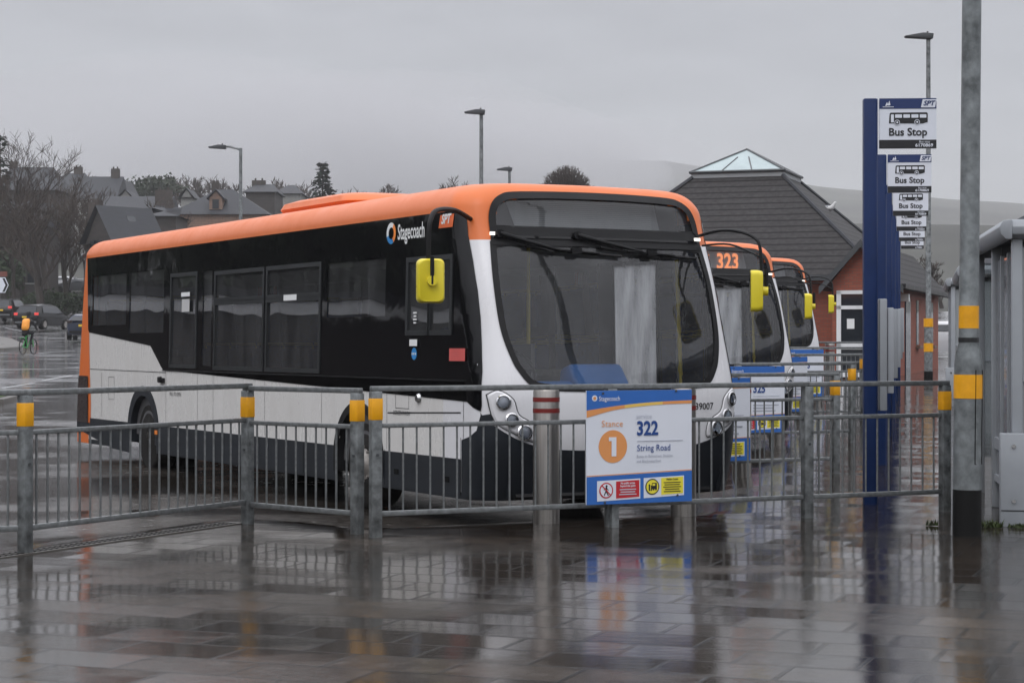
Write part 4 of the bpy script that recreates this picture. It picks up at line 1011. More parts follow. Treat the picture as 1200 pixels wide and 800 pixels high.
MAT['lanternglass'] = M('lantern_glass', (0.30, 0.37, 0.38), 0.08, var=0.1, vscale=1.5)
terminal()
gull = thing('seagull', 'white seagull perched on the slope of the tiled station roof', 'bird', (0, 0, 0))
def skin_body(name, verts, edges, radii, mat, parent, sub=2, root_i=0):
    me = bpy.data.meshes.new(name); me.from_pydata([tuple(v) for v in verts], edges, [])
    o = bpy.data.objects.new(name, me); COL.objects.link(o)
    o.modifiers.new('skin', 'SKIN').use_smooth_shade = True
    for i, r in enumerate(radii): 
        sv = me.skin_vertices[0].data[i]; sv.radius = (r, r) if not isinstance(r, tuple) else r; sv.use_root = (i == root_i)
    md = o.modifiers.new('sub', 'SUBSURF'); md.levels = sub; md.render_levels = sub
    dg = bpy.context.evaluated_depsgraph_get(); m2 = bpy.data.meshes.new_from_object(o.evaluated_get(dg))
    bpy.data.objects.remove(o); m2.materials.clear(); m2.materials.append(mat)
    m2.polygons.foreach_set('use_smooth', [True] * len(m2.polygons))
    return link_mesh(name, m2, parent)
gy = 62.0; gull.location = (at(972, gy), gy, zat(251, gy)); gull.rotation_euler = (0, 0, R(-30))
skin_body('body', [(-0.22, 0, 0.20), (-0.08, 0, 0.17), (0.08, 0, 0.20), (0.16, 0, 0.30), (0.18, 0, 0.36), (0.24, 0, 0.355)], [(0, 1), (1, 2), (2, 3), (3, 4), (4, 5)], [0.03, 0.085, 0.09, 0.05, 0.048, 0.012], MAT['gullwhite'], gull, 2, 1)
MB().lathe([(0.001, -0.2), (0.06, -0.05), (0.075, 0.05), (0.001, 0.14)], MAT['gullgrey'], 10, 'X', (-0.08, 0, 0.215)).build('wing', gull, smooth=True)
mb = MB(); mb.tube([(0.0, 0.03, 0.12), (0.0, 0.03, -0.08)], 0.008, MAT['sgyellow'], 5); mb.build('leg', gull)
mb = MB(); mb.tube([(0.0, -0.03, 0.12), (0.0, -0.03, -0.08)], 0.008, MAT['sgyellow'], 5); mb.build('leg', gull)

# ------------------------------------------------------------------ guard rails
def guardrail(p0, p1, label, posts=(True, True), bands=(True, True), z=0.0, group='pedestrian guard rails', zb=None):
    p0, p1 = Vector(p0), Vector(p1); d = p1 - p0; ln = d.length; rz = math.atan2(d.y, d.x)
    root = thing('guard_rail', label, 'railing', (p0.x, p0.y, z), rz, group)
    for k, x in enumerate((0.0, ln)):
        if posts[k]:
            po = MB().box((x, 0, 0.52), (0.085, 0.075, 1.16), MAT['galv']).build('post', root, bevel=0.008)
            MB().tube([(x, -0.045, 0.62), (x, 0.045, 0.62)], 0.012, MAT['cdark'], 6).build('bolt', po)
            if bands[k]: MB().box((x, 0, 0.965), (0.091, 0.081, 0.165), MAT['band']).build('reflective_band', po, bevel=0.006)
    a, b = 0.045, ln - 0.045
    for nm, zz, h in (('top_rail', 1.082, 0.045), ('middle_rail', 0.84, 0.035), ('bottom_rail', 0.175, 0.04)):
        if nm == 'top_rail': MB().box((ln / 2, 0, 1.118), (ln + 0.08, 0.05, 0.042), MAT['galv2']).build(nm, root, bevel=0.006)
        else: MB().box(((a + b) / 2, 0, zz), (b - a, 0.035, h), MAT['galv2']).build(nm, root, bevel=0.005)
    n = max(2, round(ln / 0.115)); me = None
    for k in range(1, n):
        x = ln * k / n
        if me is None:
            o = MB().tube([(0, 0, 0.19), (0, 0, 0.83)], 0.0085, MAT['galv2'], 8).build('bar', root, smooth=True); me = o.data
        else: o = link_mesh('bar', me, root)
        o.location = (x, 0, 0)
    return root
MIDP = Vector((0.79, 15.69)); P6 = Vector((2.48, 16.49))
P0 = Vector((-3.39, 13.67)); PM = Vector((-5.9, 13.1))
guardrail(PM, P0, 'guard rail panel running out of the picture beyond the outermost yellow-banded post', (True, False), z=0)
guardrail(P0, P1, 'long guard rail panel in front of the nearest bus rear wheel, along the drain', (True, False), z=0)
guardrail(P1, P2, 'short guard rail panel before the bus front wheel, ending at the paired posts', (True, True), z=-0.02)
guardrail(P3, MIDP, 'guard rail panel in front of the nearest bumper, between paired posts and stance 1 board', (True, True), (True, False))
guardrail(MIDP, P6, 'guard rail panel just after the stance 1 board, before the fleet number', (False, True), (False, False))
guardrail(P6, P7, 'guard rail panel in front of the first tall blue stop pole', (False, True))
for k, lb in ((1, 'guard rail panel at the second stance, with a yellow-banded end post'), (2, 'guard rail panel at the third stance, in front of the middle bus'),
              (3, 'guard rail panel at the fourth stance, between the middle and the farthest bus'), (4, 'guard rail panel at the fifth stance, in front of the farthest bus'), (5, 'farthest guard rail panel, before the white station door')):
    o = MIDP + STEP * k; guardrail(o, P6 + STEP * k, lb, z=G(o.y))

# ------------------------------------------------------------------ bollards
def bollard(label):
    root = thing('steel_bollard', label, 'bollard', group='stainless bollards at the stances')
    MB().lathe([(0.108, -0.2), (0.108, 1.07), (0.10, 1.09), (0.001, 1.095)], MAT['stainless'], 32).build('post', root, smooth=True, angle=40)
    for z in (0.915, 1.005): MB().lathe([(0.1075, z - 0.018), (0.1105, z - 0.018), (0.1105, z + 0.018), (0.1075, z + 0.018)], MAT['redband'], 32).build('red_band', root, smooth=True, angle=40)
    return root
B1, B2 = Vector((0.28, 16.03)), Vector((1.46, 16.72))
b0 = bollard('steel bollard with red bands in full view before the nearest bus bumper'); b0.location = (B1.x, B1.y, 0)
dup(b0, (B2.x, B2.y, 0), None, 'steel bollard half hidden by the stance 1 board, next to the fleet number')
bl = ['at the second stance', 'at the third stance', 'at the fourth stance', 'at the fifth stance', 'at the last stance']
for k in range(1, 6):
    for q, (bp, wh) in enumerate(((B1, 'first'), (B2, 'second'))):
        if k % 2 == 1 and q == 0: continue
        p = bp + STEP * k; dup(b0, (p.x, p.y, G(p.y) - 0.0), None, 'steel bollard with red bands, %s one %s counted from the front' % (wh, bl[k - 1]))

# ------------------------------------------------------------------ stance boards
def stance_board(num, service, dest, label, k):
    base = MIDP - FN * 0.10 + STEP * k
    rz = math.atan2(FD.y, FD.x)
    root = thing('stance_sign', label, 'sign', (base.x + FD.x * 0.205, base.y + FD.y * 0.205, G(base.y) - 0.0), rz, 'stance boards on the guard rails')
    Wd, Hg, zb = 0.96, 0.90, 0.19
    X = lambda px: (px - 52) * Wd / 583 - Wd / 2
    Z = lambda py: (705 - py) * Hg / 645 + zb
    fn = lambda y: (lambda a, b: (a, y, b))
    P = lambda pts: [(X(a), Z(b)) for a, b in pts]
    MB().box((0, 0, zb + Hg / 2), (Wd, 0.012, Hg), MAT['sgwhite']).build('panel', root)
    def flat(name, polys, par=root, y=-0.0085):
        mb = MB()
        for pl, mt, yy in polys: mb.add([(a, y - yy, b) for a, b in pl], [tuple(range(len(pl)))], MAT[mt])
        return mb.build(name, par)
    c1 = catmull([(52, 172), (200, 150), (350, 134), (500, 125), (635, 121)], 5); c2 = catmull([(52, 213), (200, 172), (350, 152), (500, 142), (635, 139)], 5)
    flat('blue_header', [(P([(52, 60)] + c1 + [(635, 60)]), 'sgblue', 0)])
    mb = MB(); V = [(X(a), -0.0085, Z(b)) for a, b in c1] + [(X(a), -0.0085, Z(b)) for a, b in c2]; nn = len(c1)
    mb.add(V, [(i, i + 1, nn + i + 1, nn + i) for i in range(nn // 3)] , MAT['sgorange']); mb.add(V, [(i, i + 1, nn + i + 1, nn + i) for i in range(nn // 3, nn * 2 // 3)], MAT['swoosh']); mb.add(V, [(i, i + 1, nn + i + 1, nn + i) for i in range(nn * 2 // 3, nn - 1)], MAT['sgorange'])
    mb.build('swoosh', root)
    flat('blue_footer', [(P([(52, 548), (635, 528), (635, 705), (52, 705)]), 'sgblue', 0), (P([(52, 541), (635, 521), (635, 526), (52, 546)]), 'sgorange', 0)])
    flat('roundel', [([(X(195) + 0.128 * math.cos(2 * math.pi * q / 40), Z(378) + 0.13 * math.sin(2 * math.pi * q / 40)) for q in range(40)], 'sgorange', 0)])
    mb = MB(); f = fn(-0.0115)
    m_ = MB(); put_text(m_, 'Stagecoach', 0.052, MAT['sgwhite'], f, at=(X(118), Z(107)), align='LEFT', bold=0.0005, spacing=1.05, squash=0.78); m_.build('operator_lettering', root)
    if num == '1': mb.add([(X(a), -0.0115, Z(b)) for a, b in ((172, 325), (213, 325), (213, 434), (187, 434), (187, 347), (172, 347))], [(0, 1, 2, 3, 4, 5)], MAT['sgwhite'])
    else: put_text(mb, num, 0.20, MAT['sgwhite'], f, at=(X(195), Z(378)), bold=0.007)
    mb.build('white_lettering', root)
    mb = MB(); pl = [(X(95) + 0.024 * math.cos(2 * math.pi * q / 20), Z(103) + 0.024 * math.sin(2 * math.pi * q / 20)) for q in range(20)]
    mb.add([(a, -0.0105, b) for a, b in pl], [tuple(range(20))], MAT['sgwhite']); mb.add([(a * 0.55 + X(95) * 0.45, -0.0125, b * 0.55 + Z(103) * 0.45) for a, b in pl], [tuple(range(20))], MAT['sgorange']); mb.build('emblem', root)
    mb = MB(); put_text(mb, 'Stance', 0.072, MAT['sgorange'], f, at=(X(191), Z(250)), spacing=1.08, squash=0.95); mb.build('orange_lettering', root)
    mb = MB(); put_text(mb, service, 0.155, MAT['sgnavy'], f, at=(X(324), Z(282)), align='LEFT', bold=0.0045, squash=0.86); mb.build('service_number', root); mb = MB(); put_text(mb, dest, 0.070, MAT['sgnavy'], f, at=(X(327), Z(392)), align='LEFT', bold=0.0004, spacing=1.06, squash=0.88); mb.build('navy_lettering', root)
    mb = MB(); put_text(mb, 'service', 0.055, MAT['sgpale'], f, at=(X(322), Z(210)), align='LEFT', squash=0.92)
    if dest == 'String Road':
        put_text(mb, 'Buses to Balmichael, Shiskine', 0.034, MAT['sggrey'], f, at=(X(325), Z(438)), align='LEFT', squash=0.83); put_text(mb, 'and Blackwaterfoot', 0.034, MAT['sggrey'], f, at=(X(325), Z(466)), align='LEFT', squash=0.83)
    else:
        for q, ww in ((438, 250), (466, 190), (494, 220)): mb.box(((X(325) + X(325 + ww)) / 2, -0.0105, Z(q)), (X(ww) - X(0), 0.002, 0.012), MAT['sggrey'])
    mb.box((X(456), -0.0105, Z(351)), (0.42, 0.002, 0.004), MAT['sggrey']); mb.build('grey_lettering', root)
    # notices
    n1 = flat('warning_notice', [(P([(108, 572), (345, 564), (345, 679), (108, 687)]), 'sgwhite', 0.002), (P([(211, 577), (339, 572), (339, 668), (211, 674)]), 'sgred', 0.004)])
    mb = MB(); c = (X(157), Z(626)); 
    def dsc(mb, cx, cz, r, mt, y, n=28): mb.add([(cx + r * math.cos(2 * math.pi * q / n), y, cz + r * math.sin(2 * math.pi * q / n)) for q in range(n)], [tuple(range(n))], MAT[mt])
    dsc(mb, *c, 0.062, 'sgred', -0.0135); dsc(mb, *c, 0.052, 'sgwhite', -0.0145)
    y = -0.0155
    dsc(mb, c[0] + 0.002, c[1] + 0.034, 0.009, 'sgblack', y, 12)
    for (a, b, w_) in (((0.0, 0.026), (-0.002, -0.006), 0.016), ((-0.002, -0.004), (0.018, -0.042), 0.009), ((-0.002, -0.004), (-0.02, -0.04), 0.009), ((0.0, 0.02), (0.02, 0.0), 0.006), ((0.0, 0.02), (-0.022, 0.004), 0.006)):
        p, q = Vector(a), Vector(b); d = (q - p).normalized(); nrm = Vector((-d.y, d.x)) * w_ / 2
        mb.add([(c[0] + v.x, y, c[1] + v.y) for v in (p + nrm, p - nrm, q - nrm, q + nrm)], [(0, 1, 2, 3)], MAT['sgblack'])
    d = Vector((1, -1)).normalized(); nrm = Vector((1, 1)).normalized() * 0.005
    mb.add([(c[0] + v.x, y - 0.001, c[1] + v.y) for v in (d * 0.056 + nrm, d * 0.056 - nrm, -d * 0.056 - nrm, -d * 0.056 + nrm)], [(0, 1, 2, 3)], MAT['sgred'])
    f2 = fn(-0.0155)
    for s_, zz in (('No public access', 588), ('beyond this point', 604)): put_text(mb, s_, 0.0235, MAT['sgwhite'], f2, at=(X(275), Z(zz)), bold=0.0006, squash=0.82)
    for zz, ww in ((624, 90), (638, 80), (652, 95)): mb.box((X(275), -0.0145, Z(zz)), (X(ww) - X(0), 0.002, 0.008), MAT['sgpale'])
    mb.build('prohibition_symbol', n1)
    n2 = flat('warning_notice', [(P([(364, 563), (590, 555), (590, 668), (364, 678)]), 'sgwhite', 0.002), (P([(461, 566), (584, 561), (584, 656), (461, 662)]), 'sgyellow', 0.004)])
    mb = MB(); c = (X(411), Z(614)); dsc(mb, *c, 0.064, 'sgblack', -0.0135); dsc(mb, *c, 0.055, 'sgyellow', -0.0145)
    for cx, cz, sx, sz in ((0.018, 0.006, 0.044, 0.05), (-0.028, -0.012, 0.012, 0.04), (-0.01, -0.016, 0.01, 0.032)): mb.box((c[0] + cx, -0.0155, c[1] + cz), (sx, 0.001, sz), MAT['sgblack'])
    mb.box((c[0] + 0.012, -0.0165, c[1] + 0.016), (0.024, 0.001, 0.016), MAT['sgyellow']); dsc(mb, c[0] + 0.01, c[1] - 0.022, 0.007, 'sgblack', -0.0165, 10); dsc(mb, c[0] + 0.032, c[1] - 0.022, 0.007, 'sgblack', -0.0165, 10); dsc(mb, c[0] - 0.028, c[1] + 0.014, 0.008, 'sgblack', -0.0155, 10); dsc(mb, c[0] - 0.01, c[1] + 0.006, 0.006, 'sgblack', -0.0155, 10)
    put_text(mb, 'Halting buses', 0.024, MAT['sgblack'], f2, at=(X(522), Z(574)), bold=0.0005, squash=0.84)
    for zz, ww in ((592, 95), (605, 85), (618, 100), (631, 80), (644, 95)): mb.box((X(522), -0.0145, Z(zz)), (X(ww) - X(0), 0.002, 0.006), MAT['sgblack'])
    mb.build('warning_symbol', n2)
    for px, py in ((140, 76), (545, 66), (150, 695), (552, 668)):
        MB().tube([(X(px), -0.006, Z(py)), (X(px), -0.018, Z(py))], 0.009, MAT['cdark'], 8).build('bolt', root)
    MB().box((-0.205, 0.045, 0.4), (0.06, 0.05, 1.0), MAT['galv']).build('post', root)
    return root
MAT['swoosh'] = M('sign_gold', (0.78, 0.52, 0.12), 0.4, var=0.03)
MAT['sgpale'] = M('sign_pale_ink', (0.48, 0.51, 0.58), 0.5, var=0.02)
stance_board('1', '322', 'String Road', 'blue and white stance 1 board with orange roundel for service 322', 0)
stance_board('2', '324', 'North Island', 'second stance board, mostly hidden by the corner of the nearest bus', 1)
stance_board('3', '325', 'Whole Island', 'third stance board reading 325, in front of the middle bus', 2)
stance_board('4', '326', 'North Island', 'fourth stance board, a sliver of blue and yellow behind the railings', 3)
stance_board('5', '323', 'South Island', 'fifth stance board with blue header, in front of the farthest bus', 4)

# ------------------------------------------------------------------ stop poles with flags
def stop_pole(label):
    root = thing('bus_stop_pole', label, 'bus stop', group='blue bus stop poles along the stances')
    MB().prism([(-0.066, -0.06), (0.04, -0.06), (0.062, -0.035), (0.062, 0.06), (-0.066, 0.06)], -0.2, 3.69, MAT['polblue'], lambda a, b, t: (a, b, t)).build('pole', root, bevel=0.008)
    x0, zb, S_ = 0.075, 3.235, 0.00111
    X = lambda px: (px - 208) * S_ + x0; Z = lambda py: (540 - py) * S_ + zb
    mb = MB().box((X(440), -0.02, Z(335)), (464 * S_, 0.03, 410 * S_), MAT['sgwhite']); fl_ = mb.build('flag', root)
    def flat(mb, pts, mt, y): mb.add([(X(a), y, Z(b)) for a, b in pts], [tuple(range(len(pts)))], MAT[mt])
    mb = MB(); flat(mb, [(208, 130), (672, 130), (672, 215), (208, 215)], 'sgnavy2', -0.038); mb.build('header', fl_)
    mb = MB(); flat(mb, [(208, 470), (672, 470), (672, 540), (208, 540)], 'sgblack', -0.038); mb.build('footer', fl_)
    mb = MB(); flat(mb, [(560, 140), (672, 140), (660, 206), (545, 206)], 'sgwhite', -0.041); put_text(mb, 'SPT', 0.062, MAT['sgnavy2'], lambda a, b: (a, -0.044, b), at=(X(608), Z(173)), shear=0.3, bold=0.002); mb.build('badge', fl_)
    mb = MB(); 
    flat(mb, [(255, 192), (270, 160), (278, 178), (290, 148), (298, 185), (285, 190), (276, 186), (266, 192)], 'sgwhite', -0.041); flat(mb, [(235, 198), (325, 198), (325, 203), (235, 203)], 'sgwhite', -0.041); mb.build('emblem', fl_)
    mb = MB(); flat(mb, [(286, 334), (292, 256), (300, 247), (592, 245), (601, 254), (601, 325), (560, 337)], 'sgblack', -0.038)
    for a, b in ((336, 392), (403, 457), (468, 525), (536, 590)): flat(mb, rrect(a, 262, b, 290, 4, 2), 'sgwhite', -0.041)
    flat(mb, rrect(302, 262, 326, 327, 4, 2), 'sgwhite', -0.041)
    for cx, cy in ((353, 328), (515, 325)):
        flat(mb, disc(cx, cy, 22, 20), 'sgwhite', -0.041); flat(mb, disc(cx, cy, 17, 20), 'sgblack', -0.043); flat(mb, disc(cx, cy, 8, 14), 'sgwhite', -0.045)
    mb.build('bus_symbol', fl_)
    mb = MB(); put_text(mb, 'Bus Stop', 0.098, MAT['sgblack'], lambda a, b: (a, -0.039, b), at=(X(440), Z(408)), bold=0.0022); mb.build('lettering', fl_)
    mb = MB(); put_text(mb, 'Bus stop', 0.028, MAT['sgwhite'], lambda a, b: (a, -0.041, b), at=(X(575), Z(487))); put_text(mb, '6170869', 0.040, MAT['sgwhite'], lambda a, b: (a, -0.041, b), at=(X(572), Z(516)), bold=0.001, squash=1.15); mb.build('stop_number', fl_)
    MB().box((0.115, 0.17, 1.36), (0.07, 0.36, 1.02), MAT['shelter']).build('timetable_case', root, bevel=0.01)
    return root
MAT['sgnavy2'] = M('flag_navy', (0.012, 0.03, 0.12), 0.4, var=0.05)
pl = ['first and tallest blue stop pole, its whole flag clear above the others', 'second blue stop pole, its flag hanging just below the first flag', 'third blue stop pole, its flag below the second and a little to the side',
      'fourth blue stop pole, top of its flag hidden by the third flag', 'fifth blue stop pole, its flag second from the bottom of the stack', 'last blue stop pole, its small flag lowest of the stack']
sp0 = stop_pole(pl[0]); sp0.location = (3.27, 17.9, 0); sp0.rotation_euler = (0, 0, R(-3))
for k in range(1, 6): dup(sp0, (3.27 + 1.13 * k, 17.9 + 5.5 * k, G(17.9 + 5.5 * k)), R(-3), pl[k])

# ------------------------------------------------------------------ lamp columns
def big_column():
    root = thing('lamp_column', 'thick galvanised lamp column with two yellow bands and black foot beside the nearest shelter', 'lamp post', (3.45, 14.89, 0)); root.rotation_euler = (0, R(0.55), 0)
    MB().lathe([(0.106, 0.0), (0.106, 1.30), (0.098, 1.38), (0.074, 1.47), (0.072, 4.0), (0.066, 7.9), (0.001, 7.92)], MAT['galvpatchy'], 32).build('column', root, smooth=True, angle=30)
    MB().lathe([(0.104, -0.1), (0.1075, -0.1), (0.1075, 0.355), (0.104, 0.355)], MAT['blackpaint'], 32).build('black_foot', root, smooth=True, angle=40)
    MB().lathe([(0.104, 1.045), (0.109, 1.045), (0.109, 1.225), (0.104, 1.225)], MAT['band'], 32).build('reflective_band', root, smooth=True, angle=40)
    MB().lathe([(0.07, 1.575), (0.0755, 1.575), (0.0755, 1.745), (0.07, 1.745)], MAT['band'], 32).build('reflective_band', root, smooth=True, angle=40)
    MB().lathe([(0.07, 1.435), (0.079, 1.435), (0.079, 1.445), (0.07, 1.445)], MAT['sgblack'], 32).build('strap', root, smooth=True, angle=40)
    MB().lathe([(0.07, 1.47), (0.078, 1.47), (0.078, 1.505), (0.07, 1.505)], MAT['sgblack'], 32).build('strap', root, smooth=True, angle=40)
    V, Fc = [], []
    for an in (-62, -35):
        for z in (0.56, 1.25): V.append((0.1095 * math.cos(R(an)), 0.1095 * math.sin(R(an)), z))
    mb = MB()
    o_ = [(R(-72), 0.55), (R(-28), 0.55), (R(-28), 1.26), (R(-72), 1.26)]
    mb.tube([(0.108 * math.cos(a), 0.108 * math.sin(a), z) for a, z in o_ + o_[:1]], 0.0035, MAT['under'], 5, caps=False); mb.build('access_door', root)
    mb = MB(); mb.tube([(0, 0, 7.9), (0, 0, 8.05)], 0.05, MAT['cdark'], 10); mb.box((-0.35, 0, 8.08), (0.8, 0.24, 0.1), MAT['cdark']); mb.build('lamp_head', root, bevel=0.02)
MAT['galvpatchy'] = M('patchy_galvanised', (0.17, 0.185, 0.19), 0.45, metal=0.5, var=0.45, vscale=9, bump=0.1, bscale=30)
big_column()
def street_lamp(px, Y, head_py, label, arm=0.0, banded=False, z=None):
    zb = G(Y) if z is None else z
    root = thing('street_lamp', label, 'street lamp', (at(px, Y), Y, zb), 0, None if banded else 'street lamps beyond the buses')
    h = zat(head_py, Y) - zb; r = 0.075
    MB().lathe([(0.11, -0.2), (0.11, 1.4), (r, 1.5), (0.055, h - 0.05), (0.001, h - 0.04)], MAT['galv'], 14).build('column', root, smooth=True, angle=40)
    mb = MB()
    if arm:
        mb2 = MB(); mb2.tube([(0, 0, h - 0.10), (-arm * 0.35, 0, h), (-arm * 0.55, 0, h + 0.01)], 0.04, MAT['galv'], 8); mb2.build('bracket', root, smooth=True)
    x0 = -arm * 0.5 if arm else 0.10; ln = 0.62 if not banded else 0.72
    mb.prism([(x0, h - 0.09), (x0 + 0.02, h + 0.05), (x0 - 0.25, h + 0.07), (x0 - ln, h - 0.01), (x0 - ln + 0.03, h - 0.05)], -0.13, 0.13, MAT['cdark'], lambda a, b, t: (a, t, b))
    if not arm: mb.tube([(0, 0, h - 0.12), (0, 0, h)], 0.06, MAT['cdark'], 8)
    mb.tube([(x0 - 0.12, 0, h + 0.05), (x0 - 0.12, 0, h + 0.12)], 0.03, MAT['cdark'], 6)
    mb.build('lamp_head', root, bevel=0.02)
    if banded:
        for za, zb_ in ((zat(412, Y) - zb, zat(402, Y) - zb), (zat(383, Y) - zb, zat(373, Y) - zb)):
            rr = 0.125 if za < 1.5 else 0.09
            MB().lathe([(0.07, za), (rr, za), (rr, zb_), (0.07, zb_)], MAT['band'], 14).build('reflective_band', root)
        MB().lathe([(0.1, -0.1), (0.118, -0.1), (0.118, 0.22), (0.1, 0.22)], MAT['blackpaint'], 14).build('black_foot', root)
    return root
street_lamp(282, 69, 172, 'grey street lamp with a bracket arm in front of the sandstone house', 1.05)
street_lamp(564, 59, 131, 'tallest grey street lamp behind the front of the nearest bus roof')
street_lamp(597, 79, 198, 'small street lamp head just showing over the bus roof')
street_lamp(1088, 51, 42, 'tall street lamp with yellow bands and black foot behind the stop flags', 0.0, True)

# ------------------------------------------------------------------ passenger shelters
def shelter(label, banded=False):
    """local y runs along the stances, local x away from the kerb; origin at the near front corner"""
    root = thing('bus_shelter', label, 'shelter', group='grey passenger shelters')
    Ln, Dp, Hh = 3.4, 1.5, 2.32
    for y in (0.0, Ln / 2, Ln):
        for x in (0.0, Dp):
            po = MB().box((x, y, Hh / 2), (0.085, 0.085, Hh), MAT['shelter']).build('post', root, bevel=0.008)
            if banded and x == 0 and y == 0:
                for z in (1.46, 1.86): MB().box((0, 0, z), (0.092, 0.092, 0.14), MAT['band']).build('reflective_band', po)
    # front: glazing with mullions, open at the far half
    for k, (ya, yb) in enumerate(((0.05, 0.55), (0.6, 1.1), (1.15, 1.65))):
        g_ = MB().box((0.0, (ya + yb) / 2, 1.24), (0.012, yb - ya, 1.9), MAT['clearglass']).build('glass_panel', root)
        MB().box((0.0, yb + 0.025, 1.24), (0.04, 0.04, 1.96), MAT['shelter']).build('mullion', g_)
    MB().box((0.0, 0.85, 0.58), (0.05, 1.62, 0.10), MAT['shelter']).build('front_rail', root)
    MB().box((0.0, 0.85, 0.27), (0.05, 1.62, 0.06), MAT['shelter']).build('kick_rail', root)
    # back and end
    for ya, yb in ((0.05, 1.65), (1.75, 3.35)):
        MB().box((Dp, (ya + yb) / 2, 1.5), (0.012, yb - ya, 1.5), MAT['clearglass']).build('glass_panel', root)
        MB().box((Dp, (ya + yb) / 2, 0.42), (0.02, yb - ya, 0.62), MAT['shelter_panel']).build('lower_panel', root)
    e_ = MB().box((Dp / 2, 0.0, 1.72), (Dp - 0.09, 0.014, 1.04), MAT['frosted']).build('end_panel', root)
    MB().box((Dp / 2, 0.0, 0.66), (Dp - 0.09, 0.02, 0.98), MAT['shelter_panel']).build('end_panel', root)
    MB().box((Dp / 2, -0.005, 1.18), (Dp - 0.09, 0.05, 0.05), MAT['shelter']).build('transom', root)
    MB().box((Dp / 2, Ln, 1.3), (Dp - 0.09, 0.014, 1.9), MAT['clearglass']).build('end_glass', root)
    # gutter and roof
    mb = MB()
    prof = [(-0.10, 2.30), (-0.14, 2.34), (-0.15, 2.40), (-0.12, 2.45), (-0.05, 2.46), (-0.05, 2.30)]
    mb.prism(prof, -0.14, Ln + 0.14, MAT['shelter'], lambda a, b, t: (a, t, b))
    mb.prism([(Dp - a, b) for a, b in prof], -0.14, Ln + 0.14, MAT['shelter'], lambda a, b, t: (a, t, b))
    mb.prism([(-0.05, 2.30), (-0.05, 2.46), (-0.10, 2.46), (-0.14, 2.40), (-0.13, 2.34)], -0.05, Dp + 0.05, MAT['shelter'], lambda a, b, t: (t, a, b))
    mb.prism([(Ln + 0.05, 2.30), (Ln + 0.05, 2.46), (Ln + 0.12, 2.44), (Ln + 0.12, 2.32)], -0.05, Dp + 0.05, MAT['shelter'], lambda a, b, t: (t, a, b))
    mb.build('gutter', root, bevel=0.006)
    mb = MB(); h = Dp / 2
    mb.add([(-0.05, -0.05, 2.44), (Dp + 0.05, -0.05, 2.44), (Dp + 0.05, Ln + 0.05, 2.44), (-0.05, Ln + 0.05, 2.44), (h, 0.7, 2.86), (h, Ln - 0.7, 2.86)], [(0, 1, 4), (1, 2, 5, 4), (2, 3, 5), (3, 0, 4, 5), (3, 2, 1, 0)], MAT['slate']); mb.build('roof', root)
    bo = MB().box((-0.045, -0.14, 0.36), (0.205, 0.12, 0.76), MAT['shelter']).build('corner_box', root, bevel=0.006)
    for z in (0.20, 0.64): MB().tube([(-0.045, -0.19, z), (-0.045, -0.212, z)], 0.016, MAT['chrome'], 10).build('bolt', bo)
    MB().box((-0.045, -0.203, 0.125), (0.2, 0.004, 0.006), MAT['under']).build('panel_joint', bo)
    MB().box((Dp - 0.25, Ln / 2, 0.5), (0.35, 2.6, 0.05), MAT['shelter_panel']).build('bench', root)
    return root
MAT['frosted'] = M('frosted_panel', (0.30, 0.32, 0.33), 0.25, var=0.06)
shr = -math.atan2(STEP.x, STEP.y)
sh = shelter('nearest grey shelter, cut by the picture edge, with a bolted box at its corner'); sh.location = (4.09, 15.9, 0); sh.rotation_euler = (0, 0, R(-8.5))
s2 = shelter('second grey shelter with yellow bands on its corner post, past the thick column', True); o = Vector((3.96, 15.9)) + STEP * 2; s2.location = (o.x, o.y, G(o.y)); s2.rotation_euler = (0, 0, shr)
o = Vector((3.96, 15.9)) + STEP * 4; dup(sh, (o.x, o.y, G(o.y)), shr, 'farthest grey shelter, a thin strip beside the second shelter')

# weeds along the shelter foot
def tuft(cx, cy, r, n, label, seed, h=0.08):
    rnd = random.Random(seed); mb = MB()
    for k in range(n):
        a = rnd.uniform(0, 6.28); d = r * rnd.random() ** 0.7; x, y = d * math.cos(a) * 1.6, d * math.sin(a); L_ = h * rnd.uniform(0.4, 1.2); th_ = rnd.uniform(0, 6.28); w_ = 0.012
        dx, dy = math.cos(th_), math.sin(th_); lean = rnd.uniform(0.2, 0.9)
        mb.add([(x - dy * w_, y + dx * w_, 0), (x + dy * w_, y - dx * w_, 0), (x + dx * L_ * lean, y + dy * L_ * lean, L_)], [(0, 1, 2)], MAT['moss'])
    o = mb.build('weed_tuft'); o.location = (cx, cy, 0.002); tag(o, label, 'weed', 'weeds between the slabs')
tuft(3.80, 15.62, 0.07, 130, 'green weeds at the foot of the bolted shelter box', 3, 0.055)
tuft(4.02, 15.58, 0.06, 90, 'low strip of moss before the bolted shelter box', 8, 0.035)
tuft(3.37, 15.75, 0.03, 26, 'small weed tuft in the paving just behind the black foot of the lamp column', 4, 0.05)

# drain along the edge of the bay
mb = MB(); d0 = P1 + Vector((-1.32, -2.67)) * 3.0; dd = (P1 - d0); ln = dd.length; ang = math.atan2(dd.y, dd.x)
mb.box((ln / 2, 0.12, -0.02), (ln, 0.17, 0.05), MAT['kerb'])
sl_ = MB(); n = int(ln / 0.06)
for k in range(n):
    for y in (0.085, 0.155): sl_.box((0.03 + k * 0.06, y, 0.0055), (0.034, 0.05, 0.004), MAT['under'], Matrix.Rotation(R(25), 3, 'Z'))
dr = thing('drain_channel', 'slotted drain channel in the ground between the paving and the bus bay', 'drain', (d0.x, d0.y, 0.001), ang)
mb.build('channel_cover', dr); tag(sl_.build('slot', dr), kind='stuff')

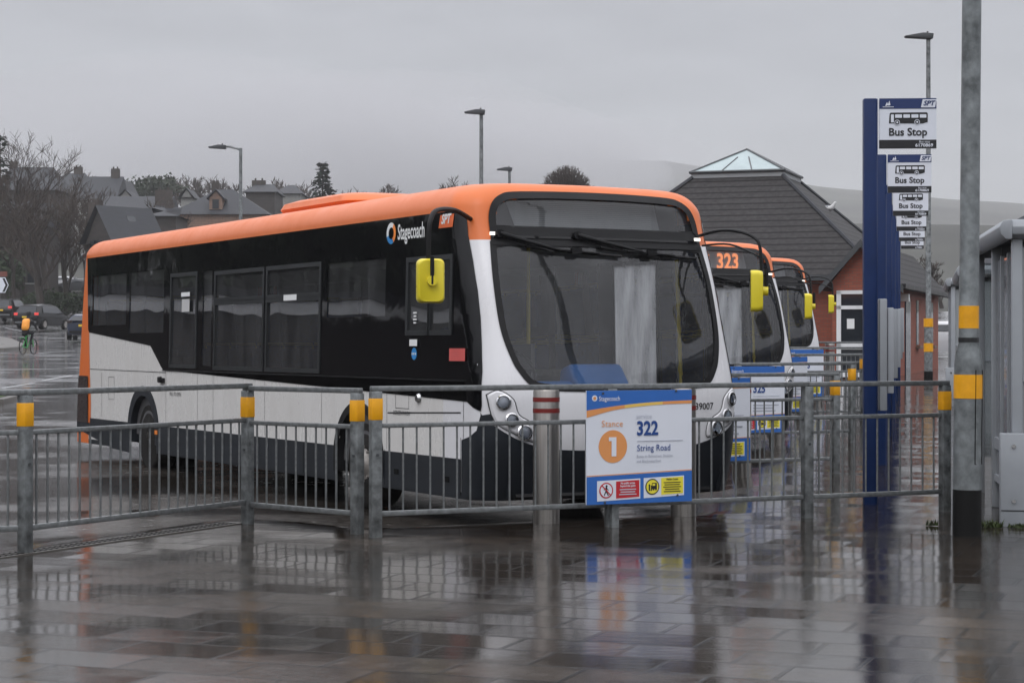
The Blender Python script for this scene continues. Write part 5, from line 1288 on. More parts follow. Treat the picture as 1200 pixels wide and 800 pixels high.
# ------------------------------------------------------------------ houses on the slope behind
def house(name, label, px0, px1, eave, ridge, Y, depth=8.0, hip=0.0, rz=0.0, wall='darkbrick', chimneys=(), dormers=(), windows=(), along=True, base=None, cat='house', skylights=()):
    """front eave between two columns of the photo; local x along the front, y away"""
    x0, x1 = at(px0, Y), at(px1, Y); W = (x1 - x0) / max(0.3, math.cos(rz)); zb = (T((x0 + x1) / 2, Y) if Y > 160 else G(Y)) if base is None else base
    ze, zr = zat(eave, Y) - zb, zat(ridge, Y + depth / 2) - zb
    root = thing(name, label, cat, ((x0 + x1) / 2, Y, zb), rz)
    h = W / 2
    wl = MB().box((0, depth / 2, ze / 2 - 1.5), (W, depth, ze + 3), MAT[wall]).build('wall', root)
    mb = MB(); o = 0.35
    if along:
        V = [(-h - o, -o, ze - 0.1), (h + o, -o, ze - 0.1), (h + o, depth + o, ze - 0.1), (-h - o, depth + o, ze - 0.1), (-h - o + hip, depth / 2, zr), (h + o - hip, depth / 2, zr)]
        mb.add(V, [(0, 1, 5, 4), (1, 2, 5), (2, 3, 4, 5), (3, 0, 4), (3, 2, 1, 0)], MAT['slate'])
    else:
        V = [(-h - o, -o, ze - 0.1), (h + o, -o, ze - 0.1), (h + o, depth + o, ze - 0.1), (-h - o, depth + o, ze - 0.1), (0, -o + hip, zr), (0, depth + o - hip, zr)]
        mb.add(V, [(0, 3, 5, 4), (1, 2, 5, 4), (2, 3, 5), (3, 2, 1, 0)], MAT['slate'])
        if hip: mb.add(V, [(0, 1, 4)], MAT['slate'])
        else: MB().prism([(-h, ze - 0.1), (h, ze - 0.1), (0, zr - 0.15)], 0.0, 0.15, MAT[wall], lambda a, b, t: (a, t, b)).build('gable', wl)
    roof = mb.build('roof', root)
    for cx, cy, hh, ww in chimneys:
        hh *= 0.75; ww *= 0.8; c = MB().box((cx * W, depth * cy, zr + hh / 2 - 0.8), (ww, 0.7, hh + 1.6), MAT['chimney']); 
        for q in (-0.25, 0.25): c.lathe([(0.12, zr + hh - 0.05), (0.10, zr + hh + 0.28)], MAT['chimney'], 8, 'Z', (cx * W + q * ww, depth * cy, 0))
        c.build('chimney', roof)
    for cx, zd, ww in dormers:
        z0 = ze + zd; d = MB().prism([(-ww / 2, z0), (ww / 2, z0), (ww / 2, z0 + ww * 0.9), (0, z0 + ww * 1.45), (-ww / 2, z0 + ww * 0.9)], -0.05, depth * 0.4, MAT['sandstone'], lambda a, b, t: (a + cx * W, t + 0.4, b)).build('dormer', roof)
        mb = MB()
        for s in (-1, 1): mb.prism([(0, z0 + ww * 1.5), (s * ww * 0.68, z0 + ww * 0.78), (s * ww * 0.68, z0 + ww * 0.88), (0, z0 + ww * 1.62)], -0.3, depth * 0.4, MAT['slate'], lambda a, b, t: (a + cx * W, t + 0.4, b))
        mb.build('dormer_roof', roof); MB().box((cx * W, 0.33, z0 + ww * 0.42), (ww * 0.5, 0.06, ww * 0.72), MAT['dglass']).build('dormer_window', roof)
    for a, b, ww, hh in windows:
        wn = MB().box((a * W, -0.02, b), (ww, 0.08, hh), MAT['dglass']).build('window', root); MB().box((a * W, -0.08, b - hh / 2 - 0.08), (ww + 0.2, 0.16, 0.12), MAT['render']).build('sill', wn)
    for a, b, ww, ll in skylights if along else ():
        sl = Vector((0, depth / 2, zr - ze)).normalized(); p = Vector((a * W, b * depth / 2, ze + (zr - ze) * b + 0.1))
        MB().box(p, (ww, ll, 0.12), MAT['dglass'], Matrix.Rotation(math.atan2(zr - ze, depth / 2), 3, 'X')).build('skylight', roof)
    if name == 'brick_house':
        n_ = Vector((zr - ze, 0, W / 2)).normalized(); p = Vector((W * 0.24, depth * 0.55, ze + (zr - ze) * 0.52 + 0.05)); MB().box(p, (1.3, 0.8, 0.14), MAT['dglass'], Matrix.Rotation(math.atan2(zr - ze, W / 2), 3, 'Y')).build('skylight', roof)
    return root
house('stone_house', 'sandstone house with hipped slate roof and a small gabled dormer', 201, 312, 250, 222, 190, 9, hip=4.2, wall='sandstone', chimneys=((-0.12, 0.6, 0.9, 1.0),), dormers=((-0.04, 0.4, 1.25),), windows=((-0.3, 2.5, 1.1, 1.6), (0.1, 2.5, 1.1, 1.6)))
house('brick_house', 'dark brick gabled house whose grey slate roof has one skylight, just above the bus rear', 96, 136, 284, 243, 150, 4.6, rz=R(-42), wall='darkbrick', chimneys=((-0.3, 0.1, 0.4, 1.2),), windows=((-0.1, 5.4, 1.5, 0.9),), along=False)
house('long_hall', 'long low building with a plain grey slate roof behind the brick house', 104, 192, 247, 230, 205, 9, wall='darkbrick', chimneys=((0.46, 0.2, 0.6, 2.2),), cat='building')
house('stone_block', 'dark stone block with a flat parapet between the slate hall and the sandstone house', 171, 206, 252, 243, 170, 6, hip=3, wall='darkbrick', chimneys=((0.1, 0.5, 0.5, 0.9),), cat='building')
house('terrace_house', 'slate roofed house with a tall dark chimney and a white gable on the hillside', 92, 134, 233, 207, 260, 9, wall='render', chimneys=((0.34, 0.5, 1.4, 1.4),))
house('gabled_house', 'small white gabled house to the side of the tall dark chimney', 131, 148, 228, 211, 275, 9, wall='render', along=False)
house('hillside_house', 'pale walled house with a square chimney, highest on the hillside', 58, 104, 222, 203, 300, 10, wall='render', chimneys=((0.05, 0.5, 1.3, 1.6),), hip=2)
house('wide_house', 'wide grey roofed house half hidden behind the bare roadside trees', -12, 66, 222, 196, 260, 11, wall='darkbrick', chimneys=((-0.3, 0.5, 1.0, 1.3),), hip=2)
house('white_cottage', 'tiny white gable peeping over the long slate hall', 138, 156, 233, 224, 250, 6, wall='render', along=False)
house('white_cottage', 'tiny white gable between the dark stone block and the sandstone house', 212, 225, 231, 222, 250, 6, wall='render', along=False)
house('modern_house', 'dark low roofed house behind the sandstone house and its street lamp', 288, 322, 224, 216, 230, 8, hip=1, wall='darkbrick', chimneys=((-0.2, 0.5, 0.6, 2.0),))
house('low_house', 'low grey roofed house just over the bus roof beside the conifer', 322, 352, 226, 217, 240, 8, hip=1.5, wall='render')
house('roadside_cottage', 'low dark cottage behind the bare trees, cut by the picture edge', -30, 46, 262, 236, 190, 8, wall='darkbrick', windows=((0.2, 2.2, 1.0, 1.4), (0.4, 2.2, 1.0, 1.4)), chimneys=((0.45, 0.5, 0.8, 1.1),))

# ------------------------------------------------------------------ trees
def bare_tree(name, label, px, Y, top_py, spread=0.5, seed=1, dens=1.0, trunk=0.18, base=None, x=None, levels=5, group=None, mat='twig', twig_r=0.02, lean=0.0):
    rnd = random.Random(seed); X = at(px, Y) if x is None else x; zb = (T(X, Y) if Y > 160 else G(Y)) if base is None else base
    h = zat(top_py, Y) - zb
    root = thing(name, label, 'tree', (X, Y, zb - 0.2), 0, group)
    tr, cr = MB(), MB()
    def grow(p, d, ln, r, lv):
        pts = [p]; q = p.copy(); dd = d.copy(); n = 4 if lv < 2 else 3
        for i in range(n):
            dd = (dd + Vector((rnd.gauss(0, .12), rnd.gauss(0, .12), rnd.gauss(0.04, .06)))).normalized(); q = q + dd * ln / n; pts.append(q.copy())
        rs = [r * (1 - 0.45 * i / n) for i in range(n + 1)]
        (tr if lv < 2 else cr).tube(pts, rs, MAT['bark'] if lv < 2 else MAT[mat], 8 if lv == 0 else (5 if lv == 1 else 3), caps=False)
        if lv >= levels: return
        k = int(round({0: 5, 1: 5, 2: 4, 3: 3, 4: 3}.get(lv, 3) * dens))
        for i in range(k):
            t = rnd.uniform(0.35 if lv else 0.3, 1.0); s = min(n - 1, int(t * n)); b = pts[s].lerp(pts[s + 1], t * n - s)
            an = rnd.uniform(0, 6.28); side = Vector((math.cos(an), math.sin(an), 0))
            nd_ = (dd * rnd.uniform(0.55, 1.0) + side * spread * rnd.uniform(0.6, 1.3) + Vector((0, 0, 0.15))).normalized()
            grow(b, nd_, ln * rnd.uniform(0.5, 0.72), max(twig_r, rs[s] * 0.55), lv + 1)
    grow(Vector((0, 0, 0)), Vector((lean, 0, 1)).normalized(), h * 0.42, trunk, 0)
    # scale to the height wanted
    mz = max(v[2] for v in tr.v + cr.v); k = (h + 0.2) / mz
    for mb in (tr, cr): mb.v = [(a * k, b * k, c * k) for a, b, c in mb.v]
    tr.build('trunk', root, smooth=True); cr.build('crown', root)
    return root
GT = 'bare trees along the left road'
for args in ((30, 168, 152, 0.62, 11, 1.0, 0.34, 'tallest bare roadside tree, thin twigs against the sky'), (60, 160, 196, 0.55, 12, 1.0, 0.26, 'bare roadside tree of middle height beside the tallest one'),
             (47, 150, 230, 0.6, 13, 0.9, 0.24, 'slim bare roadside tree directly behind the black estate car'), (75, 152, 236, 0.45, 14, 0.9, 0.22, 'last bare tree of the roadside row, closest to the bus rear'),
             (16, 158, 205, 0.6, 15, 1.0, 0.2, 'bare roadside tree above the off-roader and the arrow sign'), (2, 172, 232, 0.7, 16, 1.0, 0.2, 'low bushy bare tree cut by the picture edge')):
    bare_tree('bare_tree', args[7], args[0], args[1], args[2], args[3], args[4], args[5], args[6], group=GT, twig_r=0.018)
def leafmass(mb, c, rad, n, size, mat, rnd, lump=0.5):
    c = Vector(c); sd = rnd.random() * 50
    for k in range(n):
        v = Vector((rnd.gauss(0, 1), rnd.gauss(0, 1), rnd.gauss(0, 1))).normalized(); r = rnd.random() ** 0.4
        q = 1 + lump * noise.noise(v * 2.2 + Vector((sd, 0, 0)))
        p = c + Vector((v.x * rad[0], v.y * rad[1], v.z * rad[2])) * r * q
        a = Vector((rnd.gauss(0, 1), rnd.gauss(0, 1), rnd.gauss(0, 1))).normalized(); b = a.orthogonal().normalized(); s = size * rnd.uniform(0.5, 1.3)
        mb.add([p - a * s, p + b * s * 0.7, p + a * s, p - b * s * 0.7], [(0, 1, 2, 3)], mat)
def conifer(label, px, Y, top_py, wpx, seed=3, x=None, n=1.0):
    rnd = random.Random(seed); X = at(px, Y) if x is None else x; zb = T(X, Y) if Y > 160 else G(Y); h = zat(top_py, Y) - zb; hw_ = wpx / F * Y / 2
    root = thing('conifer', label, 'tree', (X, Y, zb), 0)
    MB().tube([(0, 0, -0.3), (0, 0, h * 0.97)], [0.28, 0.03], MAT['bark'], 8).build('trunk', root)
    mb = MB(); z = h * 0.12
    while z < h:
        t = z / h; r = hw_ * (1 - t) ** 0.8 * rnd.uniform(0.75, 1.15) + 0.08; k = int(5 + 7 * (1 - t))
        for q in range(k):
            a = rnd.uniform(0, 6.28); d = Vector((math.cos(a), math.sin(a), 0)); rr = r * rnd.uniform(0.7, 1.1)
            for s in range(int(7 * n)):
                u = rnd.uniform(0.15, 1.0); p = Vector((0, 0, z)) + d * rr * u + Vector((rnd.gauss(0, .12), rnd.gauss(0, .12), -0.25 * rr * u + rnd.gauss(0, 0.09)))
                e_ = (d + Vector((rnd.gauss(0, .5), rnd.gauss(0, .5), rnd.uniform(-0.6, 0.1)))).normalized(); b = e_.cross(Vector((rnd.gauss(0, .4), rnd.gauss(0, .4), 1))).normalized(); sz = rnd.uniform(0.3, 0.65)
                mb.add([p, p + e_ * sz * 0.5 + b * sz * 0.3, p + e_ * sz, p + e_ * sz * 0.5 - b * sz * 0.3], [(0, 1, 2, 3)], MAT['needle'])
        z += h * 0.032
    mb.build('crown', root)
conifer('dark green conifer with drooping branches above the middle of the bus roof', 378, 220, 190, 84, n=3.0)
conifer('dark conifer cut by the picture edge behind the bare trees', 0, 185, 158, 62, seed=9)
# round clipped-looking crown above the bus front
def dome_tree(label, px, Y, top_py, wpx, seed):
    rnd = random.Random(seed); X = at(px, Y); zb = T(X, Y); h = zat(top_py, Y) - zb; r = wpx / F * Y / 2
    root = thing('round_tree', label, 'tree', (X, Y, zb), 0); zc = h - r * 1.1
    tr, cr = MB(), MB(); tr.tube([(0, 0, -0.3), (0.1, 0, zc * 0.5), (0, 0, zc)], [0.35, 0.3, 0.2], MAT['bark'], 8)
    for k in range(900):
        v = Vector((rnd.gauss(0, 1), rnd.gauss(0, 1), abs(rnd.gauss(0, 1)) * 1.0 - 0.25)).normalized(); R_ = r * (1 + 0.10 * noise.noise(v * 4)) * rnd.uniform(0.9, 1.05)
        a = Vector((v.x * 0.15 * r, v.y * 0.15 * r, zc - r * 0.3)); e_ = Vector((0, 0, zc)) + Vector((v.x * R_, v.y * R_, v.z * R_ * 1.1)); m_ = a.lerp(e_, 0.55) + Vector((rnd.gauss(0, .15), rnd.gauss(0, .15), rnd.gauss(0, .15)))
        cr.tube([a, m_, e_], [0.05, 0.032, 0.02], MAT['twig'], 3, caps=False)
        for q in range(2):
            b = m_.lerp(e_, rnd.uniform(0.1, 0.8)); cr.tube([b, b + (v + Vector((rnd.gauss(0, .5), rnd.gauss(0, .5), rnd.gauss(0.1, .4)))).normalized() * r * rnd.uniform(0.12, 0.25)], 0.022, MAT['twig'], 3, caps=False)
    tr.build('trunk', root, smooth=True); cr.build('crown', root)
dome_tree('dome shaped bare tree with dense round crown above the bus roof front', 663, 205, 194, 60, 33)

for k, (px, Y, tp, lb) in enumerate(((104, 200, 208, 'bare tree in front of the terrace house with the tall chimney'), (84, 215, 212, 'bare tree between the square chimney and the roadside row'), (122, 215, 222, 'slim bare tree in front of the long hall, near the small gable'), (96, 178, 238, 'low bare tree just over the rear corner of the nearest bus roof'), (200, 185, 226, 'slim bare tree between the dark stone block and the sandstone house'))):
    bare_tree('bare_tree', lb, px, Y, tp, 0.55, 140 + k, 1.0, 0.2, levels=4, twig_r=0.03)
GB = 'misty bare trees on the skyline of the town'
mist = [(146, 340, 209), (160, 350, 211), (176, 330, 208), (193, 345, 206), (205, 360, 212), (222, 340, 204), (236, 355, 203), (248, 345, 207), (262, 360, 212), (275, 350, 216), (120, 350, 212), (104, 370, 205), (90, 360, 200), (302, 330, 211), (326, 320, 209), (345, 310, 207), (360, 320, 214), (405, 320, 219), (462, 300, 216), (530, 310, 205), (548, 310, 209)]
wh = ['above the white gable', 'beside the tall dark chimney', 'over the long slate hall', 'highest over the slate hall', 'above the dark stone block', 'over the stone block, broad crown', 'before the sandstone house chimney', 'directly behind the sandstone house chimney', 'over the sandstone roof ridge', 'beside the bracket arm street lamp',
      'just past the square chimney', 'between the square and the tall chimney', 'behind the highest house', 'over the flat roofed house', 'over the low house by the conifer', 'standing close to the conifer', 'touching the conifer', 'past the conifer, low over the bus roof', 'over the middle of the bus roof', 'near the tallest street lamp over the bus roof', 'touching the tallest street lamp']
for k, (px, Y, tp) in enumerate(mist):
    bare_tree('misty_tree', 'faint bare skyline tree ' + wh[k], px, Y, tp, 0.62, 60 + k, 1.0, 0.2, levels=4, group=GB, twig_r=0.05)
for k, (px, Y, tp, lb) in enumerate(((1068, 150, 292, 'faint bare tree behind the station roof, under the lower stop flags'), (1080, 160, 296, 'faint bare tree behind the station roof, beside the banded street lamp'), (1104, 170, 318, 'small bare tree beyond the station between the banded lamp and the second shelter'))):
    bare_tree('bare_tree', lb, px, Y, tp, 0.6, 90 + k, 1.0, 0.15, levels=4, twig_r=0.03)
def bush(label, px, Y, py_c, wpx, hpx, seed, mat='bush', n=1600, name='evergreen_bush', cat='bush'):
    rnd = random.Random(seed); zc = zat(py_c, Y); zb = T(at(px, Y), Y) if Y > 160 else G(Y); rx, rz_ = wpx / F * Y / 2, hpx / F * Y / 2
    root = thing(name, label, cat, (at(px, Y), Y, zb), 0)
    MB().tube([(0, 0, -0.2), (0, 0, zc - zb)], [0.25, 0.1], MAT['bark'], 6).build('trunk', root)
    mb = MB(); leafmass(mb, (0, 0, zc - zb), (rx, rx * 0.8, rz_), n, 0.05 * rx + 0.12, MAT[mat], rnd, 0.9); mb.build('crown', root)
bush('broad dark evergreen crown over the long slate hall', 186, 300, 219, 50, 26, 5)
bush('small dark evergreen left of the broad evergreen crown', 163, 290, 224, 26, 18, 6, n=900)
bush('dark green shrub under the bare trees at the picture edge', 8, 165, 318, 40, 44, 7, 'hedge', 1500, 'shrub')
rnd = random.Random(21); mb = MB()
for k in range(14): leafmass(mb, (k * 0.62, rnd.uniform(-.2, .2), 1.0 + rnd.uniform(-.1, .15)), (0.7, 0.7, 0.95), 420, 0.11, MAT['hedge'], rnd, 0.5)
mb.tube([(0.2, 0, 0), (0.2, 0, 1)], 0.03, MAT['bark'], 5)
hg = mb.build('hedge'); hg.location = (at(38, 152), 152, G(152) - 0.05); tag(hg, 'clipped green hedge behind the two black cars on the road', 'hedge')
# unseen trees added on the left, darkening what the bus side mirrors
rnd = random.Random(5); mb = MB()
for k in range(72):
    t = k / 71.0; x = -48 - 14 * t + rnd.uniform(-3, 3); y = 4 + 116 * t + rnd.uniform(-4, 4); hh = rnd.uniform(5.0, 8.0)
    leafmass(mb, (x, y, G(y) + hh * 0.62), (3.4, 3.4, hh * 0.72), 260, 0.8, MAT['bush'], rnd, 0.5); mb.tube([(x, y, G(y) - 0.3), (x, y, G(y) + 3)], 0.22, MAT['bark'], 5)
tag(mb.build('added_woods'), kind='stuff')

# an unseen shed added for its pale strip in the bus windows, and low cloud on the moor
sd_ = thing('added_shed', 'unseen dark shed with a white fascia, added to be mirrored in the bus side', 'shed', (-46, 32, 0.2), R(52))
MB().box((0, 3, 1.4), (56, 6, 3.0), MAT['darkbrick']).build('wall', sd_); MB().box((0, -0.15, 3.02), (56.6, 0.3, 0.42), MAT['pvc']).build('fascia', sd_)
MB().box((0, 3, 3.4), (57, 6.8, 0.3), MAT['slate']).build('roof', sd_)
def mist(px, Y, z, rx, ry, rz_, dens):
    bm = bmesh.new(); bmesh.ops.create_icosphere(bm, subdivisions=4, radius=1.0)
    for v in bm.verts:
        k = 1 + 0.14 * noise.noise(v.co * 1.7 + Vector((px * 0.1, 0, 0))); v.co = Vector((v.co.x * rx, v.co.y * ry, v.co.z * rz_)) * k
    me = bpy.data.meshes.new('mist'); bm.to_mesh(me); bm.free()
    o = link_mesh('mist', me); o.location = (at(px, Y), Y, z); m, t, b, oo = newmat('low_cloud'); t.nodes.clear()
    oo = nd(t, 'ShaderNodeOutputMaterial'); pv = nd(t, 'ShaderNodeVolumePrincipled', {'Color': (0.68, 0.68, 0.70, 1), 'Density': dens, 'Anisotropy': 0.0}); t.links.new(pv.outputs[0], oo.inputs['Volume'])
    me.materials.append(m); tag(o, kind='stuff')
mist(440, 950, 84, 130, 240, 38, 0.004); mist(200, 900, 80, 170, 240, 40, 0.004); mist(560, 1000, 88, 100, 220, 27, 0.004); mist(690, 1050, 96, 60, 200, 15, 0.004)

# ------------------------------------------------------------------ cars on the left road
def car(label, loc, rz, paint, suv=True, lit=True, group='cars on the left road'):
    """rear at -y; x across; origin on the ground under the middle"""
    root = thing('parked_car' if not lit else 'car', label, 'car', loc, rz, group)
    L_, W_, Hh = 4.4, 1.84, (1.66 if suv else 1.45)
    secs = [(-2.15, 0.45, 0.95, 0.95, 0.86), (-2.05, 0.32, 1.02, Hh - 0.55, 0.90), (-1.75, 0.28, 1.05, Hh - 0.10, 0.92), (-1.2, 0.25, 1.05, Hh, 0.92), (0.0, 0.25, 1.02, Hh, 0.92), (0.6, 0.25, 1.0, Hh - 0.08, 0.92), (1.3, 0.26, 0.98, 1.02, 0.92), (1.9, 0.3, 0.88, 0.90, 0.88), (2.2, 0.42, 0.72, 0.74, 0.78)]
    V, Fc = [], []
    for y, zb, zw, zt, w_ in secs:
        tw = w_ - (0.24 if zt > zw + 0.2 else 0.04)
        V += [(-w_ + 0.06, y, zb), (-w_, y, (zb + zw) / 2), (-w_ + 0.03, y, zw), (-tw, y, zt - 0.05), (-tw * 0.75, y, zt), (tw * 0.75, y, zt), (tw, y, zt - 0.05), (w_ - 0.03, y, zw), (w_, y, (zb + zw) / 2), (w_ - 0.06, y, zb)]
    for j in range(len(secs) - 1):
        for k in range(10): Fc.append((j * 10 + k, j * 10 + (k + 1) % 10, (j + 1) * 10 + (k + 1) % 10, (j + 1) * 10 + k))
    Fc += [tuple(range(10)), tuple((len(secs) - 1) * 10 + k for k in range(9, -1, -1))]
    MB().add(V, Fc, paint).build('body', root, smooth=True, angle=40)
    mb = MB(); mb.add([(-0.68, -2.06, 1.06), (0.68, -2.06, 1.06), (0.60, -1.80, Hh - 0.17), (-0.60, -1.80, Hh - 0.17)], [(0, 1, 2, 3)], MAT['dglass']); mb.v = [(a, b - 0.035, c) for a, b, c in mb.v]; mb.build('rear_window', root)
    for s in (-1, 1):
        mb = MB(); mb.add([(s * 0.915, -1.5, 1.08), (s * 0.915, 0.9, 1.06), (s * 0.74, 0.45, Hh - 0.14), (s * 0.72, -1.35, Hh - 0.12)], [(0, 1, 2, 3)], MAT['dglass']); mb.build('side_window', root)
        MB().box((s * 0.74, -2.10, 1.0), (0.26, 0.14, 0.17), MAT['tail'] if lit else MAT['rearlamp']).build('tail_lamp', root, bevel=0.02)
        MB().box((s * 1.0, 0.75, 1.08), (0.16, 0.1, 0.12), paint).build('door_mirror', root, bevel=0.02)
        for y in (-1.35, 1.4):
            w_ = MB().lathe([(0.2, 0.09), (0.33, 0.10), (0.345, 0.05), (0.345, -0.1), (0.25, -0.12)], MAT['rubber'], 18, 'X', (s * 0.84, y, 0.345)).build('wheel', root, smooth=True, angle=40)
            MB().lathe([(0.001, s * 0.11), (0.06, s * 0.11), (0.2, s * 0.085), (0.215, s * 0.105)], MAT['rim'], 14, 'X', (s * 0.84, y, 0.345)).build('rim', w_)
    MB().box((0, -2.18, 0.80), (0.52, 0.03, 0.115), MAT['plate']).build('number_plate', root)
    MB().box((0, -2.16, 0.46), (1.5, 0.16, 0.12), MAT['cargrey'] if suv else MAT['blackm']).build('bumper_trim', root, bevel=0.02)
    return root
c = car('black estate car with red tail lamps and yellow plate, uphill of the cyclist', (at(50, 129), 129, G(129)), R(-16), MAT['carblack'])
car('black off-roader uphill of the estate car, cut by the picture edge', (at(11, 143), 143, G(143)), R(-4), MAT['carblack'])
car('navy car mostly hidden behind the rear of the nearest bus', (at(103, 108), 108, G(108)), R(6), MAT['carblue'], False, False)
car('white parked car glimpsed between the tree trunks', (at(69, 205), 205, T(at(69, 205), 205)), R(80), MAT['carwhite'], False, False, 'cars parked beyond the trees')
car('grey parked car glimpsed beside the last bare tree', (at(90, 200), 200, T(at(90, 200), 200)), R(75), MAT['cargrey'], False, False, 'cars parked beyond the trees')
car('white parked car beyond the station, between the banded lamp and the second shelter', (at(1101, 78), 78, G(78)), R(60), MAT['carwhite'], False, False, None)

# ------------------------------------------------------------------ cyclist
def cyclist():
    Y = 85.0; x = at(33, Y); z = G(Y)
    bk = thing('bicycle', 'green bicycle ridden away up the wet road', 'bicycle', (x, Y, z - 0.02), R(-12))
    for y in (-0.52, 0.52):
        ps = [(0, y + 0.33 * math.cos(a), 0.34 + 0.33 * math.sin(a)) for a in [2 * math.pi * k / 28 for k in range(29)]]
        w_ = MB().tube(ps, 0.02, MAT['rubber'], 6, caps=False).build('wheel', bk, smooth=True)
        mb = MB()
        for k in range(10):
            a = 2 * math.pi * k / 10; mb.tube([(0, y, 0.34), (0, y + 0.32 * math.cos(a), 0.34 + 0.32 * math.sin(a))], 0.003, MAT['chrome'], 3)
        mb.build('spokes', w_)
    mb = MB()
    for a, b in (((0, -0.52, 0.34), (0, -0.1, 0.30)), ((0, -0.1, 0.30), (0, -0.22, 0.82)), ((0, -0.52, 0.34), (0, -0.2, 0.76)), ((0, -0.1, 0.30), (0, 0.38, 0.78)), ((0, -0.2, 0.76), (0, 0.36, 0.86)), ((0, 0.36, 0.95), (0, 0.40, 0.72)), ((0, 0.40, 0.72), (0, 0.52, 0.34))): mb.tube([a, b], 0.024, MAT['bikegreen'], 6)
    mb.prism(rrect(-0.07, -0.6, 0.07, -0.1, 0.05, 3), 0.70, 0.72, MAT['bikegreen'], lambda a, b, t: (a, b - 0.12, t))
    mb.build('frame', bk)
    mb = MB(); mb.tube([(-0.29, 0.30, 1.02), (-0.1, 0.37, 1.0), (0.1, 0.37, 1.0), (0.29, 0.30, 1.02)], 0.015, MAT['blackm'], 6); mb.build('handlebar', bk)
    MB().box((0, -0.24, 0.90), (0.15, 0.26, 0.06), MAT['blackm']).build('saddle', bk, bevel=0.02)
    pe = thing('person', 'cyclist with an orange backpack cover and dark clothes riding the green bicycle', 'person', (x, Y, z - 0.02), R(-12))
    v = [(0, -0.24, 0.98), (0, -0.16, 1.22), (0, -0.06, 1.46), (0, 0.0, 1.58), (0, 0.03, 1.66), (0, 0.05, 1.76),
         (-0.11, -0.22, 0.97), (-0.13, 0.12, 0.76), (-0.12, -0.08, 0.34), (-0.12, 0.06, 0.28), (0.11, -0.22, 0.97), (0.13, 0.16, 0.94), (0.12, 0.0, 0.52), (0.12, 0.14, 0.46),
         (-0.20, -0.05, 1.44), (-0.30, 0.10, 1.22), (-0.27, 0.30, 1.06), (0.20, -0.05, 1.44), (0.30, 0.10, 1.22), (0.27, 0.30, 1.06)]
    ed = [(0, 1), (1, 2), (2, 3), (3, 4), (4, 5), (0, 6), (6, 7), (7, 8), (8, 9), (0, 10), (10, 11), (11, 12), (12, 13), (2, 14), (14, 15), (15, 16), (2, 17), (17, 18), (18, 19)]
    rr = [0.16, 0.15, 0.17, 0.065, 0.085, 0.095, 0.11, 0.075, 0.05, 0.045, 0.11, 0.075, 0.05, 0.045, 0.075, 0.052, 0.042, 0.075, 0.052, 0.042]
    skin_body('body', v, ed, rr, MAT['blackcloth'], pe)
    mb = MB(); mb.lathe([(0.001, 0.13), (0.075, 0.105), (0.112, 0.04), (0.115, -0.02), (0.105, -0.03), (0.001, 0.0)], MAT['blackm'], 16, 'Z', (0, 0.05, 1.76)); mb.build('helmet', pe, smooth=True)
    mb = MB(); V, Fc = [], []
    rings = [(0.05, -0.17), (0.13, -0.14), (0.165, -0.06), (0.165, 0.0)]
    for r, d in rings: V += [(a, -0.20 + d + (b - 1.30) * 0.25, b) for a, b in rrect(-r, 1.30 - r * 1.55, r, 1.30 + r * 1.55, r * 0.6, 4)]
    nn = len(V) // 4
    for j in range(3):
        for k in range(nn): Fc.append((j * nn + k, j * nn + (k + 1) % nn, (j + 1) * nn + (k + 1) % nn, (j + 1) * nn + k))
    Fc.append(tuple(range(nn - 1, -1, -1))); mb.add(V, Fc, MAT['hivis']); mb.build('backpack', pe, smooth=True, angle=60)
cyclist()

# ------------------------------------------------------------------ road bits on the left
def sheet(name, pts, mat, dz=0.006, kind='structure', step=1.0):
    V, Fc = patch_geo(pts, lambda a, b: (a, b, H(a, b) + dz), step, step)
    o = MB().add(V, Fc, MAT[mat]).build(name)
    if kind: tag(o, kind=kind)
    return o
def gp(px, py):
    """ground point under a photo pixel on the left road"""
    lo, hi = 5.0, 148.0
    for _ in range(50):
        Y = (lo + hi) / 2
        if HY - (H(at(px, Y), Y) - EYE) * F / Y > py: lo = Y
        else: hi = Y
    Y = (lo + hi) / 2; return at(px, Y), Y
def strip(name, pix, wd, dz=0.006):
    pts = [Vector(gp(*p)) for p in pix]; l, r = [], []
    for i, p in enumerate(pts):
        d = (pts[min(i + 1, len(pts) - 1)] - pts[max(i - 1, 0)]).normalized(); n = Vector((-d.y, d.x)) * wd / 2
        l.append(tuple(p + n)); r.append(tuple(p - n))
    mb = MB()
    for i in range(len(pts) - 1):
        q = [l[i], l[i + 1], r[i + 1], r[i]]; mb.add([(a, b, H(a, b) + dz) for a, b in q], [(0, 1, 2, 3)], MAT['paintwhite'])
    return tag(mb.build(name), kind='structure')
for pix in ([(2, 455), (20, 452), (40, 449)], [(50, 446), (66, 443), (84, 440)], [(44, 414), (60, 412.5), (88, 411)], [(6, 384), (26, 388)]):
    strip('road_marking', pix, 0.11)
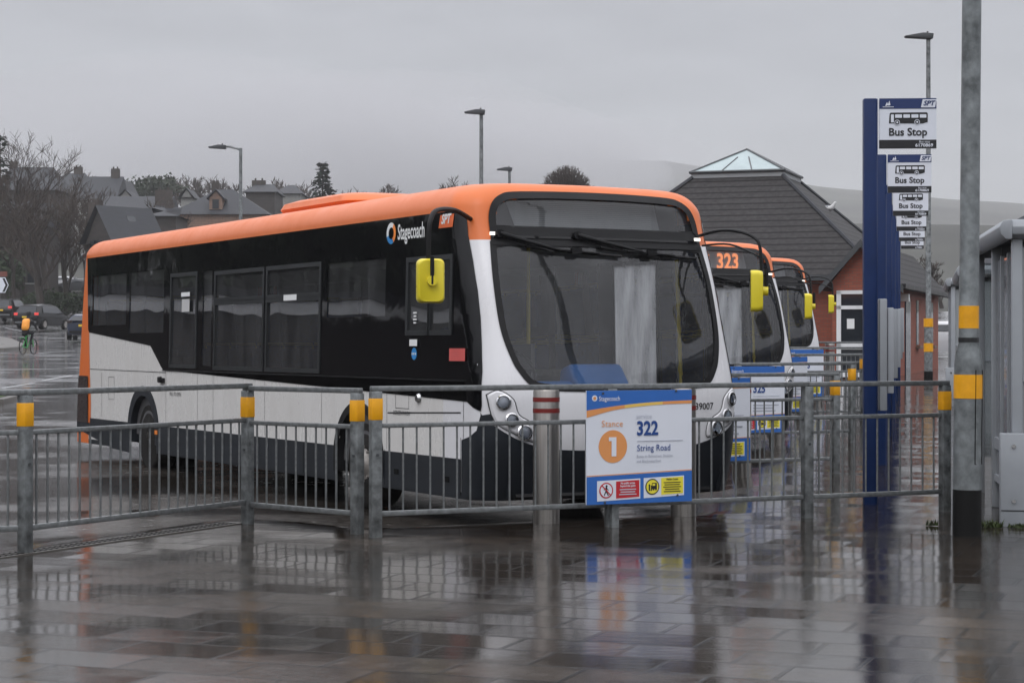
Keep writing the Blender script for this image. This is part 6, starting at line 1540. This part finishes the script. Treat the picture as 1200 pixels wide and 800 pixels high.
def island(name, label, pix, h, top):
    pts = [Vector(gp(*p)) for p in pix]; root = thing(name, label, 'kerb' if top != 'turf' else 'verge', (pts[0].x, pts[0].y, H(*pts[0])))
    q = [(p.x - pts[0].x, p.y - pts[0].y) for p in pts]
    MB().prism(q, -0.2, h, MAT['kerb'], lambda a, b, t: (a, b, t + H(a + pts[0].x, b + pts[0].y) - H(*pts[0]))).build('kerb', root, bevel=0.02)
    V, Fc = patch_geo(inset_poly(q, 0.18), lambda a, b: (a, b, h + 0.01 + H(a + pts[0].x, b + pts[0].y) - H(*pts[0])), 0, 0); MB().add(V, Fc, MAT[top]).build('top', root)
island('traffic_island', 'low stone kerbed traffic island behind the cyclist', [(-50, 411), (4, 411), (24, 409), (27, 405), (14, 399), (-4, 396), (-50, 395)], 0.13, 'kerb')
island('grass_verge', 'rounded patch of green turf with a kerb, cut by the picture edge', [(-90, 476), (4, 474), (20, 470), (22, 466), (8, 462), (-90, 459)], 0.12, 'turf')
def arrow_sign():
    Y = 128.0; root = thing('direction_sign', 'white chevron arrow sign with a brown panel above, cut by the picture edge', 'road sign', (at(-6, Y), Y, G(Y)))
    z = lambda py: zat(py, Y) - G(Y)
    hw2 = 16 / F * Y
    mb = MB(); mb.prism([(-hw2 * 1.6, z(343)), (hw2 * 0.75, z(343)), (hw2, z(334)), (hw2 * 0.75, z(325)), (-hw2 * 1.6, z(325))], -0.02, 0.02, MAT['sgwhite'], lambda a, b, t: (a, t, b)); mb.build('arrow_panel', root)
    mb = MB(); mb.add([(a, -0.026, b) for a, b in [(hw2 * 0.55, z(326)), (hw2 * 0.72, z(326)), (hw2 * 0.95, z(334)), (hw2 * 0.72, z(342)), (hw2 * 0.55, z(342)), (hw2 * 0.78, z(334))]], [tuple(range(6))], MAT['sgblack']); mb.build('chevron', root)
    MB().box((-hw2 * 0.4, 0, (z(318) + z(324)) / 2), (hw2 * 2.6, 0.04, z(318) - z(324)), MAT['signbrown']).build('brown_panel', root)
    for sx in (-0.9, 0.3): MB().tube([(hw2 * sx, 0.05, 0), (hw2 * sx, 0.05, z(318))], 0.045, MAT['galv'], 8).build('post', root)
arrow_sign()
